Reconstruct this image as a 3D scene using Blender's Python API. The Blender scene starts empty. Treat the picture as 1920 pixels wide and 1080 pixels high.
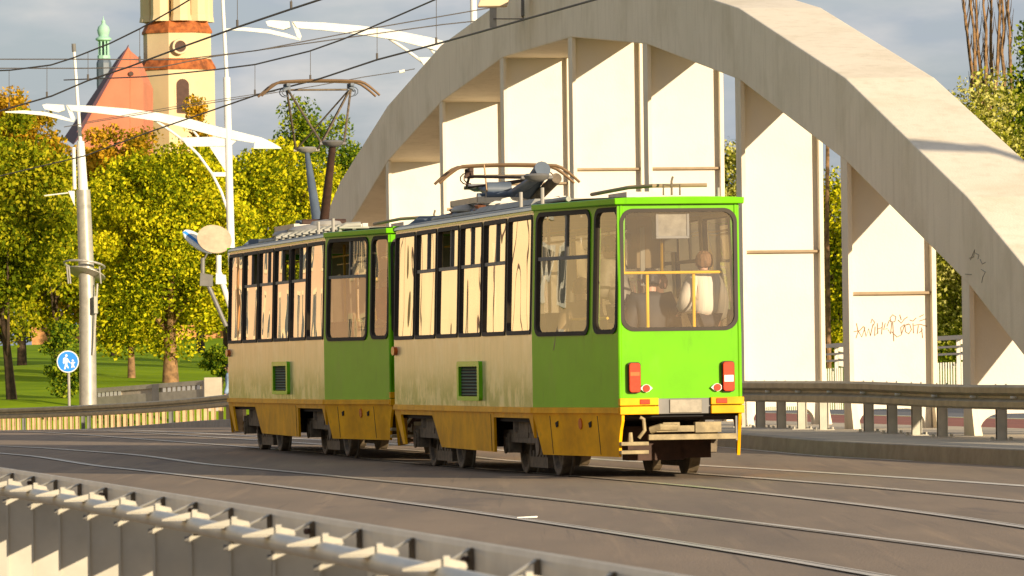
import bpy, bmesh, math, random
import numpy as np
from mathutils import Vector, Matrix
R = math.radians
rnd = random.Random(7)
C = bpy.context.scene.collection
SC = bpy.context.scene

# ------------------------------------------------------------------ camera
F, RO, BH, HC = 11134.5, .0141, -148.03, 1.2123      # focal length (px of a 1920 frame), roll, horizon, eye height
cd = bpy.data.cameras.new('camera'); cam = bpy.data.objects.new('camera', cd); C.objects.link(cam)
cd.sensor_width = 36; cd.lens = F / 1920 * 36; cd.clip_start = .5; cd.clip_end = 6000
cam.matrix_world = Matrix.Translation((0, 0, HC)) @ Matrix.Rotation(RO, 4, 'Y') @ Matrix.Rotation(math.pi / 2, 4, 'X')
cd.shift_x = BH * math.sin(RO) / 1920; cd.shift_y = -BH * math.cos(RO) / 1920
cd.dof.use_dof = True; cd.dof.focus_distance = 68; cd.dof.aperture_fstop = 20
SC.camera = cam
# ------------------------------------------------------------------ sun and sky
SUN_EL, SUN_AZ = R(12), R(36)          # azimuth: behind the camera, turned to its right
sv = Vector((math.sin(SUN_AZ) * math.cos(SUN_EL), -math.cos(SUN_AZ) * math.cos(SUN_EL), math.sin(SUN_EL)))
sl = bpy.data.lights.new('sun', 'SUN'); so = bpy.data.objects.new('sun', sl); C.objects.link(so)
sl.energy = 5; sl.angle = R(.5); sl.color = (1, .83, .60)
so.rotation_euler = sv.to_track_quat('Z', 'Y').to_euler()
W = bpy.data.worlds.new("World"); SC.world = W; W.use_nodes = True
wt = W.node_tree; wt.nodes.clear(); wn = wt.nodes.new; wl = wt.links.new
out = wn('ShaderNodeOutputWorld'); bg = wn('ShaderNodeBackground'); sky = wn('ShaderNodeTexSky')
sky.sky_type = 'NISHITA'; sky.sun_disc = False; sky.sun_elevation = SUN_EL; sky.sun_rotation = math.pi - SUN_AZ
sky.dust_density = 1.6; sky.air_density = 1.2
tc = wn('ShaderNodeTexCoord'); mp = wn('ShaderNodeMapping'); mp.inputs['Scale'].default_value = (9, 9, 30)
n1 = wn('ShaderNodeTexNoise'); n1.inputs['Scale'].default_value = 1.6; n1.inputs['Detail'].default_value = 7; n1.inputs['Roughness'].default_value = .55
cr = wn('ShaderNodeValToRGB'); cr.color_ramp.elements[0].position = .43; cr.color_ramp.elements[1].position = .64
n2 = wn('ShaderNodeTexNoise'); n2.inputs['Scale'].default_value = 3.7; n2.inputs['Detail'].default_value = 6
cc = wn('ShaderNodeValToRGB')
cc.color_ramp.elements[0].color = (2.3, 2.55, 2.9, 1); cc.color_ramp.elements[1].color = (4.4, 4.1, 3.8, 1)
cc.color_ramp.elements[0].position = .35; cc.color_ramp.elements[1].position = .68
base = wn('ShaderNodeMixRGB'); base.inputs[0].default_value = .75; base.inputs[2].default_value = (1.65, 2.1, 2.85, 1)
mx = wn('ShaderNodeMixRGB')
wl(tc.outputs['Generated'], mp.inputs[0]); wl(mp.outputs[0], n1.inputs[0]); wl(mp.outputs[0], n2.inputs[0])
wl(n1.outputs[0], cr.inputs[0]); wl(n2.outputs[0], cc.inputs[0]); wl(sky.outputs[0], base.inputs[1])
wl(base.outputs[0], mx.inputs[1]); wl(cc.outputs[0], mx.inputs[2]); wl(cr.outputs[0], mx.inputs[0])
sx = wn('ShaderNodeSeparateXYZ'); wl(tc.outputs['Generated'], sx.inputs[0])
hi = wn('ShaderNodeMapRange'); hi.inputs[1].default_value = .08; hi.inputs[2].default_value = .35; wl(sx.outputs[2], hi.inputs[0])
hm = wn('ShaderNodeMixRGB'); wl(hi.outputs[0], hm.inputs[0]); wl(mx.outputs[0], hm.inputs[1]); hm.inputs[2].default_value = (1.95, 2.1, 2.5, 1)   # tint added for the unseen upper sky, set for its ambient light
wl(hm.outputs[0], bg.inputs[0]); bg.inputs[1].default_value = .13; wl(bg.outputs[0], out.inputs[0])
SC.view_settings.view_transform = 'Standard'; SC.view_settings.look = 'None'
SC.view_settings.exposure = .58; SC.view_settings.gamma = 1
SC.cycles.max_bounces = 8; SC.cycles.transparent_max_bounces = 24; SC.cycles.caustics_reflective = False; SC.cycles.caustics_refractive = False

# ------------------------------------------------------------------ from the picture to the place
def un(x, y):
    dx, dy = x - 960, y - 540
    return dx * math.cos(RO) - dy * math.sin(RO), -dx * math.sin(RO) - dy * math.cos(RO)
def sm(a, b, x):
    t = min(1, max(0, (x - a) / (b - a))); return t * t * (3 - 2 * t)
def gz(Y):                                            # height of the carriageway along the bridge
    return .05 * sm(76, 84, Y) - .36 * sm(118, 162, Y) - .45 * sm(142, 185, Y)
def at(x, y, Y):                                      # point seen at pixel x, y at distance Y
    a, b = un(x, y); return Vector((a * Y / F, Y, HC + (b - BH) * Y / F))
def atz(x, y, z):                                     # point seen at pixel x, y at height z
    a, b = un(x, y); Y = F * (z - HC) / (b - BH); return Vector((a * Y / F, Y, z))
# ------------------------------------------------------------------ materials
def mat(name, col, rough=.6, metal=0, var=.12, scale=3, col2=None, bump=0, bscale=None, spec=None, stretch=None, emis=0, trans=0, detail=5):
    m = bpy.data.materials.new(name); m.use_nodes = True; t = m.node_tree; b = t.nodes['Principled BSDF']
    b.inputs['Roughness'].default_value = rough; b.inputs['Metallic'].default_value = metal
    if spec is not None: b.inputs['Specular IOR Level'].default_value = spec
    c = (*col, 1); c2 = (*(col2 or tuple(v * (1 - 2.2 * var) for v in col)), 1)
    co = t.nodes.new('ShaderNodeTexCoord'); mpg = t.nodes.new('ShaderNodeMapping'); nz = t.nodes.new('ShaderNodeTexNoise')
    if stretch: mpg.inputs['Scale'].default_value = stretch
    nz.inputs['Scale'].default_value = scale; nz.inputs['Detail'].default_value = detail; nz.inputs['Roughness'].default_value = .62
    rp = t.nodes.new('ShaderNodeValToRGB'); rp.color_ramp.elements[0].position = .36; rp.color_ramp.elements[1].position = .66
    rp.color_ramp.elements[0].color = c2; rp.color_ramp.elements[1].color = c
    t.links.new(co.outputs['Object'], mpg.inputs[0]); t.links.new(mpg.outputs[0], nz.inputs[0]); t.links.new(nz.outputs[0], rp.inputs[0])
    t.links.new(rp.outputs[0], b.inputs['Base Color'])
    if bump:
        nb = t.nodes.new('ShaderNodeTexNoise'); nb.inputs['Scale'].default_value = bscale or scale * 6; nb.inputs['Detail'].default_value = 4
        bp = t.nodes.new('ShaderNodeBump'); bp.inputs['Strength'].default_value = bump; bp.inputs['Distance'].default_value = .02
        t.links.new(co.outputs['Object'], nb.inputs[0]); t.links.new(nb.outputs[0], bp.inputs['Height']); t.links.new(bp.outputs[0], b.inputs['Normal'])
    if emis: b.inputs['Emission Color'].default_value = c; b.inputs['Emission Strength'].default_value = emis
    return m
def overlay(m, col, scale, lo, hi, stretch=None, zr=None, amount=1, offset=(0, 0, 0)):
    """patches: a second noise (optionally only between two heights) mixed over the base colour"""
    t = m.node_tree; b = t.nodes['Principled BSDF']; src = b.inputs['Base Color'].links[0].from_socket
    co = t.nodes.new('ShaderNodeTexCoord'); mpg = t.nodes.new('ShaderNodeMapping'); mpg.inputs['Location'].default_value = offset
    if stretch: mpg.inputs['Scale'].default_value = stretch
    nz = t.nodes.new('ShaderNodeTexNoise'); nz.inputs['Scale'].default_value = scale; nz.inputs['Detail'].default_value = 7; nz.inputs['Roughness'].default_value = .6
    rp = t.nodes.new('ShaderNodeMapRange'); rp.inputs[1].default_value = lo; rp.inputs[2].default_value = hi; rp.inputs[4].default_value = amount
    t.links.new(co.outputs['Object'], mpg.inputs[0]); t.links.new(mpg.outputs[0], nz.inputs[0]); t.links.new(nz.outputs[0], rp.inputs[0])
    fac = rp.outputs[0]
    if zr:
        sx = t.nodes.new('ShaderNodeSeparateXYZ'); t.links.new(co.outputs['Object'], sx.inputs[0])
        ad = t.nodes.new('ShaderNodeMath'); ad.operation = 'MULTIPLY_ADD'; ad.inputs[1].default_value = .5; t.links.new(nz.outputs[0], ad.inputs[0]); t.links.new(sx.outputs[2], ad.inputs[2])
        mr = t.nodes.new('ShaderNodeMapRange'); mr.inputs[1].default_value = zr[0]; mr.inputs[2].default_value = zr[1]; t.links.new(ad.outputs[0], mr.inputs[0])
        mm = t.nodes.new('ShaderNodeMath'); mm.operation = 'MULTIPLY'; t.links.new(fac, mm.inputs[0]); t.links.new(mr.outputs[0], mm.inputs[1]); fac = mm.outputs[0]
    mi = t.nodes.new('ShaderNodeMixRGB'); t.links.new(fac, mi.inputs[0]); t.links.new(src, mi.inputs[1]); mi.inputs[2].default_value = (*col, 1)
    t.links.new(mi.outputs[0], b.inputs['Base Color']); return m
def glass(name, tint, refl, rough=.0, wave=.0, wscale=3, stretch=(1, 1, 1), dirt=.0):
    m = bpy.data.materials.new(name); m.use_nodes = True; t = m.node_tree; t.nodes.clear()
    o = t.nodes.new('ShaderNodeOutputMaterial'); tr = t.nodes.new('ShaderNodeBsdfTransparent'); tr.inputs[0].default_value = (*tint, 1)
    gl = t.nodes.new('ShaderNodeBsdfGlossy'); gl.inputs['Roughness'].default_value = rough; gl.inputs[0].default_value = (.97, .95, .9, 1)
    fr = t.nodes.new('ShaderNodeFresnel'); fr.inputs[0].default_value = 1.5
    mr = t.nodes.new('ShaderNodeMapRange'); mr.inputs[1].default_value = .03; mr.inputs[2].default_value = .32; mr.inputs[3].default_value = refl[0]; mr.inputs[4].default_value = refl[1]
    ms = t.nodes.new('ShaderNodeMixShader')
    t.links.new(fr.outputs[0], mr.inputs[0]); t.links.new(mr.outputs[0], ms.inputs[0]); t.links.new(tr.outputs[0], ms.inputs[1]); t.links.new(gl.outputs[0], ms.inputs[2])
    last = ms.outputs[0]
    if dirt:
        df = t.nodes.new('ShaderNodeBsdfDiffuse'); df.inputs[0].default_value = (.55, .53, .46, 1)
        m2 = t.nodes.new('ShaderNodeMixShader'); m2.inputs[0].default_value = dirt
        t.links.new(last, m2.inputs[1]); t.links.new(df.outputs[0], m2.inputs[2]); last = m2.outputs[0]
    t.links.new(last, o.inputs[0])
    if wave:
        co = t.nodes.new('ShaderNodeTexCoord'); mpg = t.nodes.new('ShaderNodeMapping'); mpg.inputs['Scale'].default_value = stretch
        nb = t.nodes.new('ShaderNodeTexNoise'); nb.inputs['Scale'].default_value = wscale; nb.inputs['Detail'].default_value = 1.5
        bp = t.nodes.new('ShaderNodeBump'); bp.inputs['Strength'].default_value = 1; bp.inputs['Distance'].default_value = wave
        t.links.new(co.outputs['Object'], mpg.inputs[0]); t.links.new(mpg.outputs[0], nb.inputs[0]); t.links.new(nb.outputs[0], bp.inputs['Height']); t.links.new(bp.outputs[0], gl.inputs['Normal'])
    return m
def leafmat(name, c1, c2, c3, scale=.35):
    m = bpy.data.materials.new(name); m.use_nodes = True; t = m.node_tree; t.nodes.clear()
    o = t.nodes.new('ShaderNodeOutputMaterial'); co = t.nodes.new('ShaderNodeTexCoord')
    nz = t.nodes.new('ShaderNodeTexNoise'); nz.inputs['Scale'].default_value = scale; nz.inputs['Detail'].default_value = 3
    wn2 = t.nodes.new('ShaderNodeTexWhiteNoise'); ge = t.nodes.new('ShaderNodeNewGeometry')
    ad = t.nodes.new('ShaderNodeMath'); ad.operation = 'MULTIPLY_ADD'; ad.inputs[1].default_value = .6
    sb = t.nodes.new('ShaderNodeMath'); sb.operation = 'SUBTRACT'; sb.inputs[1].default_value = .30
    rp = t.nodes.new('ShaderNodeValToRGB'); rp.color_ramp.elements[0].position = .33; rp.color_ramp.elements[1].position = .68
    rp.color_ramp.elements[0].color = (*c1, 1); rp.color_ramp.elements[1].color = (*c3, 1)
    e = rp.color_ramp.elements.new(.5); e.color = (*c2, 1)
    t.links.new(co.outputs['Object'], nz.inputs[0]); t.links.new(ge.outputs['Random Per Island'], ad.inputs[0]); t.links.new(nz.outputs[0], ad.inputs[2])
    t.links.new(ad.outputs[0], sb.inputs[0]); t.links.new(sb.outputs[0], rp.inputs[0])
    df = t.nodes.new('ShaderNodeBsdfDiffuse'); tl = t.nodes.new('ShaderNodeBsdfTranslucent'); ms = t.nodes.new('ShaderNodeMixShader'); ms.inputs[0].default_value = .38
    t.links.new(rp.outputs[0], df.inputs[0]); t.links.new(rp.outputs[0], tl.inputs[0]); t.links.new(df.outputs[0], ms.inputs[1]); t.links.new(tl.outputs[0], ms.inputs[2])
    t.links.new(ms.outputs[0], o.inputs[0]); return m
M = {}
M['green'] = overlay(mat('green_paint', (.15, .50, .001), .2, var=.05, spec=.3, scale=2.5), (.20, .34, .04), 2.6, .56, .75, (1.2, 1.2, .5), amount=.3)
overlay(M['green'], (.05, .16, .01), 9, .60, .8, (1, 1, .25), amount=.35)
M['cream'] = mat('cream_paint', (.90, .70, .36), .2, var=.08, scale=3, stretch=(1, 1, .4), col2=(.76, .60, .30))
overlay(M['cream'], (.22, .24, .06), 4, .40, .54, (1, 1, .8), zr=(1.50, 1.2), amount=.85)
overlay(M['cream'], (.42, .35, .15), 7, .56, .78, (1, 1, .16), amount=.4)
overlay(M['cream'], (.95, .80, .48), 1.4, .5, .7, (1, 1, 1.5), amount=.6)  # paler patches: varying glossy reflection put into the colour
M['yellow'] = mat('yellow_paint', (.95, .47, .003), .5, var=.12, scale=3, col2=(.66, .31, .004), spec=.15)
overlay(M['yellow'], (.16, .09, .02), 6, .62, .8, amount=.6)
M['rubber'] = mat('window_rubber', (.045, .032, .02), .7)
M['alu'] = mat('aluminium_trim', (.5, .47, .42), .35, .8)
M['black'] = mat('underframe_black', (.012, .010, .009), .8)
M['rust'] = mat('rusty_steel', (.075, .035, .02), .75, var=.2, scale=8)
M['grime'] = mat('dusty_steel', (.20, .15, .09), .7, var=.25, scale=10)
M['grey'] = mat('grey_paint', (.20, .19, .17), .55)
M['lgrey'] = mat('light_grey_metal', (.45, .42, .36), .45, .3)
M['slate'] = mat('blue_grey_insulator', (.10, .13, .17), .5)
M['copper'] = mat('copper_bow', (.26, .16, .08), .4, .5)
M['roof'] = mat('roof_sheet', (.36, .35, .29), .6, var=.15, scale=3)
M['red'] = mat('red_lens', (.75, .05, .01), .2, var=.1, scale=20)
M['amber'] = mat('amber_lens', (.62, .13, .01), .25)
M['white'] = mat('white_paint', (.82, .80, .72), .45, var=.04)
M['ylw'] = mat('yellow_handrail', (.95, .55, .01), .35)
M['int'] = mat('interior_panel', (.68, .63, .52), .6)
M['floor'] = mat('interior_floor', (.12, .10, .08), .7)
M['seat'] = mat('seat_plastic', (.30, .22, .12), .5)
M['pane'] = glass('side_glass', (.62, .56, .42), (.06, .84), 0, .010, .9, (1, .8, .55), .03)
M['pane_rear'] = glass('rear_glass', (.97, .97, .97), (.10, .5), 0, 0, 1, (1, 1, 1), .035)
M['pane_taper'] = glass('corner_glass', (.85, .80, .68), (.08, .75), 0, .004, 1.2, (1, 1, .6), .04)
M['conc'] = mat('arch_concrete', (.86, .755, .58), .8, var=.05, scale=.8, col2=(.80, .70, .53), bump=.25, bscale=30)
overlay(M['conc'], (.50, .41, .27), 5, .50, .78, (1, 1, .14), amount=.38)
overlay(M['conc'], (.62, .53, .36), .7, .5, .7, amount=.6)
M['panel'] = mat('painted_panel', (.71, .66, .56), .75, var=.03, scale=.7, bump=.15, bscale=25)
overlay(M['panel'], (.70, .55, .36), 1.1, .55, .8, amount=.35)
M['ridge'] = mat('brown_ridge', (.36, .26, .15), .7)
M['asphalt'] = mat('asphalt', (.30, .215, .135), .82, var=.1, scale=.6, bump=.5, bscale=45, stretch=(1.5, .25, 1), col2=(.23, .17, .11))
overlay(M['asphalt'], (.36, .28, .20), 40, .66, .74, amount=.8)
overlay(M['asphalt'], (.16, .12, .085), .8, .5, .75, (2.5, .12, 1), amount=.6)
overlay(M['asphalt'], (.42, .29, .17), 2.2, .56, .70, (2.2, .05, 1), amount=.45)
overlay(M['asphalt'], (.10, .08, .06), 3.1, .62, .72, (3, .03, 1), amount=.5, offset=(7, 3, 0))
overlay(M['asphalt'], (.13, .10, .08), .35, .60, .63, (1.4, .25, 1), amount=.45, offset=(2, 9, 0))
overlay(M['asphalt'], (.50, .40, .28), 18, .70, .74, (1, .35, 1), amount=.8)
M['steel'] = mat('rail_steel', (.78, .66, .48), .35, .35, var=.12, scale=3)
M['groove'] = mat('rail_groove', (.022, .02, .018), .8)
M['line'] = mat('road_line', (.80, .72, .58), .7, var=.15, scale=4)
M['kerb'] = mat('kerb_stone', (.36, .32, .25), .8, var=.12, scale=3, bump=.3)
M['pave'] = mat('paving', (.52, .45, .33), .85, var=.1, scale=1.5, bump=.3)
M['redpath'] = mat('red_cycle_path', (.32, .10, .06), .85, scale=1)
M['greypath'] = mat('grey_path', (.16, .16, .16), .85, scale=1)
M['galv'] = mat('galvanised_steel', (.46, .43, .35), .42, .25, var=.10, scale=4)
M['galvl'] = mat('galvanised_post', (.56, .52, .42), .55, .2, var=.08, scale=5)
M['grass'] = mat('grass', (.27, .38, .008), .95, var=.22, scale=.35, bump=.6, bscale=2, col2=(.17, .27, .008), spec=.05)
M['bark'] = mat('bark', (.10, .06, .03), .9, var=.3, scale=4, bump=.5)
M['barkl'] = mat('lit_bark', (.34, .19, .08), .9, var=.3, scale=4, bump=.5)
M['l_yel'] = leafmat('leaves_yellow_green', (.11, .15, .006), (.48, .50, .012), (.80, .70, .02))
M['l_mix'] = leafmat('leaves_green_ochre', (.11, .15, .008), (.30, .34, .010), (.54, .48, .02), .3)
M['l_org'] = leafmat('leaves_orange', (.20, .17, .01), (.50, .28, .012), (.72, .42, .03), .4)
M['l_grn'] = leafmat('leaves_dark_green', (.05, .10, .012), (.15, .24, .012), (.36, .40, .02), .4)
M['l_wil'] = leafmat('leaves_willow', (.13, .15, .012), (.38, .37, .03), (.72, .66, .20), .5)
M['tower'] = mat('tower_plaster', (.74, .56, .32), .85, var=.06, scale=.3)
M['tile'] = mat('roof_tile', (.50, .14, .03), .85, var=.3, scale=1.5)
M['brick'] = mat('red_brick', (.60, .20, .11), .9, var=.06, scale=.5)
M['slate_roof'] = mat('plum_roof', (.12, .055, .075), .8, var=.12, scale=.8)
M['verd'] = mat('copper_green', (.36, .62, .46), .7, var=.1, scale=.5)
M['dark'] = mat('dark_opening', (.10, .055, .04), .8)
M['blue'] = mat('sign_blue', (.03, .25, .72), .4, var=.02)
M['skin'] = mat('skin', (.62, .33, .22), .55, var=.04)
M['hair'] = mat('dark_hair', (.035, .025, .02), .6)
M['hairl'] = mat('fair_hair', (.26, .13, .055), .7, var=.3, scale=30, stretch=(1, 1, .2))
M['wool'] = mat('cream_knit', (.80, .70, .55), .9, var=.12, scale=1, stretch=(38, 1, 1))
M['jack'] = mat('dark_jacket', (.03, .03, .032), .7)
M['jackg'] = mat('grey_jacket', (.28, .25, .19), .6, var=.2, scale=9)
M['denim'] = mat('blue_jacket', (.30, .42, .58), .8, var=.2, scale=8)
M['trous'] = mat('dark_trousers', (.04, .035, .035), .8)
M['dgreen'] = mat('dark_green_slats', (.02, .09, .012), .5)
M['disc'] = mat('tan_disc', (.56, .43, .28), .6)
M['plate'] = mat('dull_plate', (.30, .26, .19), .5, .2, var=.15, scale=8)
M['tan'] = mat('dusty_tan_steel', (.40, .31, .16), .7, var=.2, scale=9)
M['peach'] = mat('peach_facade', (.70, .45, .30), .85, var=.1, scale=.2)
M['galvd'] = mat('dull_steel', (.42, .36, .23), .5, .25, var=.15, scale=3)
M['fin'] = mat('sandy_steel', (.66, .44, .23), .6, .1, var=.1, scale=5)
M['galvp'] = mat('pale_steel', (.74, .68, .55), .45, .15, var=.08, scale=4)
overlay(M['galvp'], (.45, .33, .20), 14, .66, .8, amount=.6)
M['wire'] = mat('wire', (.10, .085, .07), .6)
M['ins'] = mat('brown_clamp', (.25, .10, .05), .5)
M['orn'] = mat('ochre_facade', (.78, .36, .13), .85, var=.1, scale=.2)
M['crm'] = mat('cream_facade', (.74, .57, .36), .85, var=.06, scale=.2)
M['win'] = mat('facade_glass', (.10, .11, .12), .2)
M['scrawl'] = mat('spray_paint', (.30, .17, .10), .8)

# ------------------------------------------------------------------ mesh helpers
class MB:
    def __init__(s): s.v = []; s.f = []
    def add(s, vs, fs):
        n = len(s.v); s.v += [tuple(p) for p in vs]; s.f += [tuple(i + n for i in f) for f in fs]; return s
    def box(s, x0, x1, y0, y1, z0, z1):
        v = [(x0,y0,z0),(x1,y0,z0),(x1,y1,z0),(x0,y1,z0),(x0,y0,z1),(x1,y0,z1),(x1,y1,z1),(x0,y1,z1)]
        return s.add(v, [(0,3,2,1),(4,5,6,7),(0,1,5,4),(1,2,6,5),(2,3,7,6),(3,0,4,7)])
    def hexa(s, a, b):                                # two matching quads
        return s.add(list(a) + list(b), [(3,2,1,0),(4,5,6,7),(0,1,5,4),(1,2,6,5),(2,3,7,6),(3,0,4,7)])
    def prism(s, pts, fn0, fn1):                      # closed 2-D outline extruded between two mappings
        n = len(pts); v = [fn0(*p) for p in pts] + [fn1(*p) for p in pts]
        return s.add(v, [tuple(range(n))[::-1], tuple(range(n, 2 * n))] + [(i, (i + 1) % n, n + (i + 1) % n, n + i) for i in range(n)])
    def tube(s, pts, r, n=8, cap=True):
        pts = [Vector(p) for p in pts]; rs = r if isinstance(r, (list, tuple)) else [r] * len(pts); v = []; f = []
        ref = None
        for i, p in enumerate(pts):
            d = (pts[min(i + 1, len(pts) - 1)] - pts[max(i - 1, 0)]).normalized()
            if ref is None: ref = Vector((0, 0, 1)) if abs(d.z) < .9 else Vector((1, 0, 0))
            a = (ref - d * ref.dot(d)).normalized(); ref = a; b = d.cross(a)
            for k in range(n):
                t = 2 * math.pi * k / n; v.append(p + a * math.cos(t) * rs[i] + b * math.sin(t) * rs[i])
        for i in range(len(pts) - 1):
            for k in range(n): f.append((i*n+k, i*n+(k+1)%n, (i+1)*n+(k+1)%n, (i+1)*n+k))
        if cap: f += [tuple(range(n))[::-1], tuple(range((len(pts)-1)*n, len(pts)*n))]
        return s.add(v, f)
    def cyl(s, a, b, r, n=20): return s.tube([a, b], r, n)
    def lathe(s, prof, n=24, c=(0, 0, 0), M4=None):
        v = []; f = []
        for r, z in prof:
            for k in range(n):
                t = 2 * math.pi * k / n; p = Vector((r * math.cos(t), r * math.sin(t), z))
                if M4: p = M4 @ p
                v.append(p + Vector(c))
        for i in range(len(prof) - 1):
            for k in range(n): f.append((i*n+k, i*n+(k+1)%n, (i+1)*n+(k+1)%n, (i+1)*n+k))
        f += [tuple(range(n))[::-1], tuple(range((len(prof)-1)*n, len(prof)*n))]
        return s.add(v, f)
    def grid(s, rows):                                # rows of points
        n = len(rows[0]); v = [p for r in rows for p in r]
        return s.add(v, [(i*n+k, i*n+k+1, (i+1)*n+k+1, (i+1)*n+k) for i in range(len(rows)-1) for k in range(n-1)])
    def build(s, name, m, parent=None, smooth=False, bevel=0):
        me = bpy.data.meshes.new(name); me.from_pydata([tuple(p) for p in s.v], [], s.f); me.update()
        bm = bmesh.new(); bm.from_mesh(me); bmesh.ops.recalc_face_normals(bm, faces=bm.faces); bm.to_mesh(me); bm.free()
        o = bpy.data.objects.new(name, me); C.objects.link(o); me.materials.append(m)
        if smooth: 
            for p in me.polygons: p.use_smooth = True
            me.set_sharp_from_angle(angle=R(40))
        if parent: o.parent = parent
        if bevel:
            b = o.modifiers.new('bevel', 'BEVEL'); b.width = bevel; b.segments = 2; b.limit_method = 'ANGLE'
        return o
def tag(o, label=None, cat=None, group=None, kind=None):
    if label: o['label'] = label
    if cat: o['category'] = cat
    if group: o['group'] = group
    if kind: o['kind'] = kind
    return o
def empty(name, loc, rz=0):
    o = bpy.data.objects.new(name, None); C.objects.link(o); o.location = loc; o.rotation_euler = (0, 0, rz); o.empty_display_size = .2; return o
def copy_tree(o, parent=None):
    c = o.copy(); C.objects.link(c); c.parent = parent
    for ch in list(o.children): copy_tree(ch, c)
    return c
def rr_ray(ang, c, rect, r):
    """distance from c along ang to a rounded rectangle"""
    x0, x1, y0, y1 = rect; dx, dy = math.cos(ang), math.sin(ang)
    def inside(t):
        x, y = c[0] + dx * t, c[1] + dy * t
        if not (x0 <= x <= x1 and y0 <= y <= y1): return False
        qx = max(x0 + r - x, x - x1 + r, 0); qy = max(y0 + r - y, y - y1 + r, 0)
        return qx * qx + qy * qy <= r * r if (qx > 0 and qy > 0) else True
    lo, hi = 0, 20
    for _ in range(34):
        m = (lo + hi) / 2
        if inside(m): lo = m
        else: hi = m
    return c[0] + dx * lo, c[1] + dy * lo
def holed(mb, P, outer, ro, hole, rh, d0, d1):
    """plate with a rounded hole; P(u, v, d) maps to space, d from d0 (back) to d1 (front)"""
    c = ((hole[0] + hole[1]) / 2, (hole[2] + hole[3]) / 2); an = set()
    for rect, r in ((outer, ro), (hole, rh)):
        for X in rect[:2]:
            for Y in rect[2:]:
                an.add(math.atan2(Y - c[1], X - c[0]))
                cx = X + (r if X == rect[0] else -r); cy = Y + (r if Y == rect[2] else -r)
                for k in range(7):
                    t = k / 6 * math.pi / 2; ex = cx + (-r if X == rect[0] else r) * math.cos(t); ey = cy + (-r if Y == rect[2] else r) * math.sin(t)
                    an.add(math.atan2(ey - c[1], ex - c[0]))
    an = sorted(an); an = [a for i, a in enumerate(an) if i == 0 or a - an[i-1] > 1e-4]; n = len(an)
    O = [rr_ray(a, c, outer, ro) for a in an]; I = [rr_ray(a, c, hole, rh) for a in an]
    v = [P(*p, d1) for p in O] + [P(*p, d1) for p in I] + [P(*p, d0) for p in O] + [P(*p, d0) for p in I]
    f = []
    for i in range(n):
        j = (i + 1) % n
        f += [(i, j, n+j, n+i), (2*n+i, 3*n+i, 3*n+j, 2*n+j), (n+i, n+j, 3*n+j, 3*n+i), (i, 2*n+i, 2*n+j, j)]
    mb.add(v, f)
def pane(mb, P, rect, d, nx=2, ny=2):
    x0, x1, y0, y1 = rect
    mb.grid([[P(x0 + (x1-x0)*i/nx, y0 + (y1-y0)*j/ny, d) for i in range(nx+1)] for j in range(ny+1)])

# ------------------------------------------------------------------ the ground and the roads
def strip(name, fa, fb, Ys, dz, m, kind='structure', n=1, parent=None):
    """sheet between the curves fa(Y) and fb(Y), lying dz above the carriageway"""
    mb = MB(); mb.grid([[(fa(Y) + (fb(Y) - fa(Y)) * k / n, Y, gz(Y) + dz) for k in range(n + 1)] for Y in Ys])
    o = mb.build(name, m, parent)
    if kind: o['kind'] = kind
    return o
YS = [20 + 2.5 * i for i in range(77)]                    # 20 .. 210
YS = sorted(set(YS + [2 + 2*i for i in range(9)]))
def ax(Y, K):                                          # line parallel to the bridge
    return K - .176 * Y - (.0034 * (Y - 145) ** 2 if Y > 145 else 0)
def parkz(Y):
    pts = [(0,-1.2),(186,-1.0),(190,-.2),(196,.35),(220,.75),(300,2.3),(335,3.0),(6000,3.2)]
    for (a, za), (b, zb) in zip(pts, pts[1:]):
        if Y <= b: return za + (zb - za) * (Y - a) / (b - a)
    return 3.2
mb = MB(); gy = [-40, 0, 60, 120, 160, 180, 186, 188, 190, 193, 196, 200, 208, 220, 240, 270, 300, 335, 420, 700, 1500, 3000, 5500]
gx = [-2500, -900, -300, -120, -60, -40, -30, -20, -10, 0, 10, 20, 30, 60, 150, 400, 1200, 2500]
mb.grid([[(x, y, parkz(y) + (.25 * math.sin(x * .21 + y * .05) if 200 < y < 400 else 0)) for x in gx] for y in gy])
mb.build('ground', M['grass'], smooth=True)['kind'] = 'structure'
strip('road', lambda Y: -9 - .10 * Y - (.004 * (Y - 100) ** 2 if Y > 100 else 0), lambda Y: ax(Y, 17.6), YS, 0, M['asphalt'], n=6)

def XA(Y):
    x = 1.245 - .1892 * (Y - 65.8)
    if Y < 65.8: x -= .0023 * (65.8 - Y) ** 2
    if Y > 110: x -= .0030 * (Y - 110) ** 2
    return x
pb = np.polyfit([36.0, 38.2, 42, 47.9, 57, 67.9, 75, 86.3], [2.45, 2.1, 1.55, .67, -1.02, -2.87, -4.2, -6.75], 2)
def XB(Y):
    if Y < 36: return float(np.polyval(pb, 36) + (36 - Y) * .13)
    if Y > 92: return float(np.polyval(pb, 92) - (Y - 92) * .27 - .003 * (Y - 92) ** 2)
    return float(np.polyval(pb, Y))
RY = [26 + i for i in range(150)]
def track(fx, label, h0):
    t = empty('tram_track', (0, 0, 0)); tag(t, label, 'tram rails')
    for sd in (-1, 1):
        mb = MB(); mg = MB()
        for (a, b, z, q) in ((-.042, .036, .010, mb), (.036 if sd < 0 else -.066, .066 if sd < 0 else -.042, .006, mg), (.066 if sd < 0 else -.088, .088 if sd < 0 else -.066, .009, mb)):
            q.grid([[(fx(Y) + sd * .7175 * 1.017 + a, Y + sd * .7175 * -0.0, gz(Y) + z), (fx(Y) + sd * .7175 * 1.017 + b, Y, gz(Y) + z)] for Y in RY])
        r = mb.build('rail', M['steel'], t); mg.build('rail_groove', M['groove'], r)
    return t
track(XA, 'tram rails in the asphalt under the two trams', 0)
track(XB, 'curving tram rails in the asphalt nearest the foreground barrier', 0)
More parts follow.
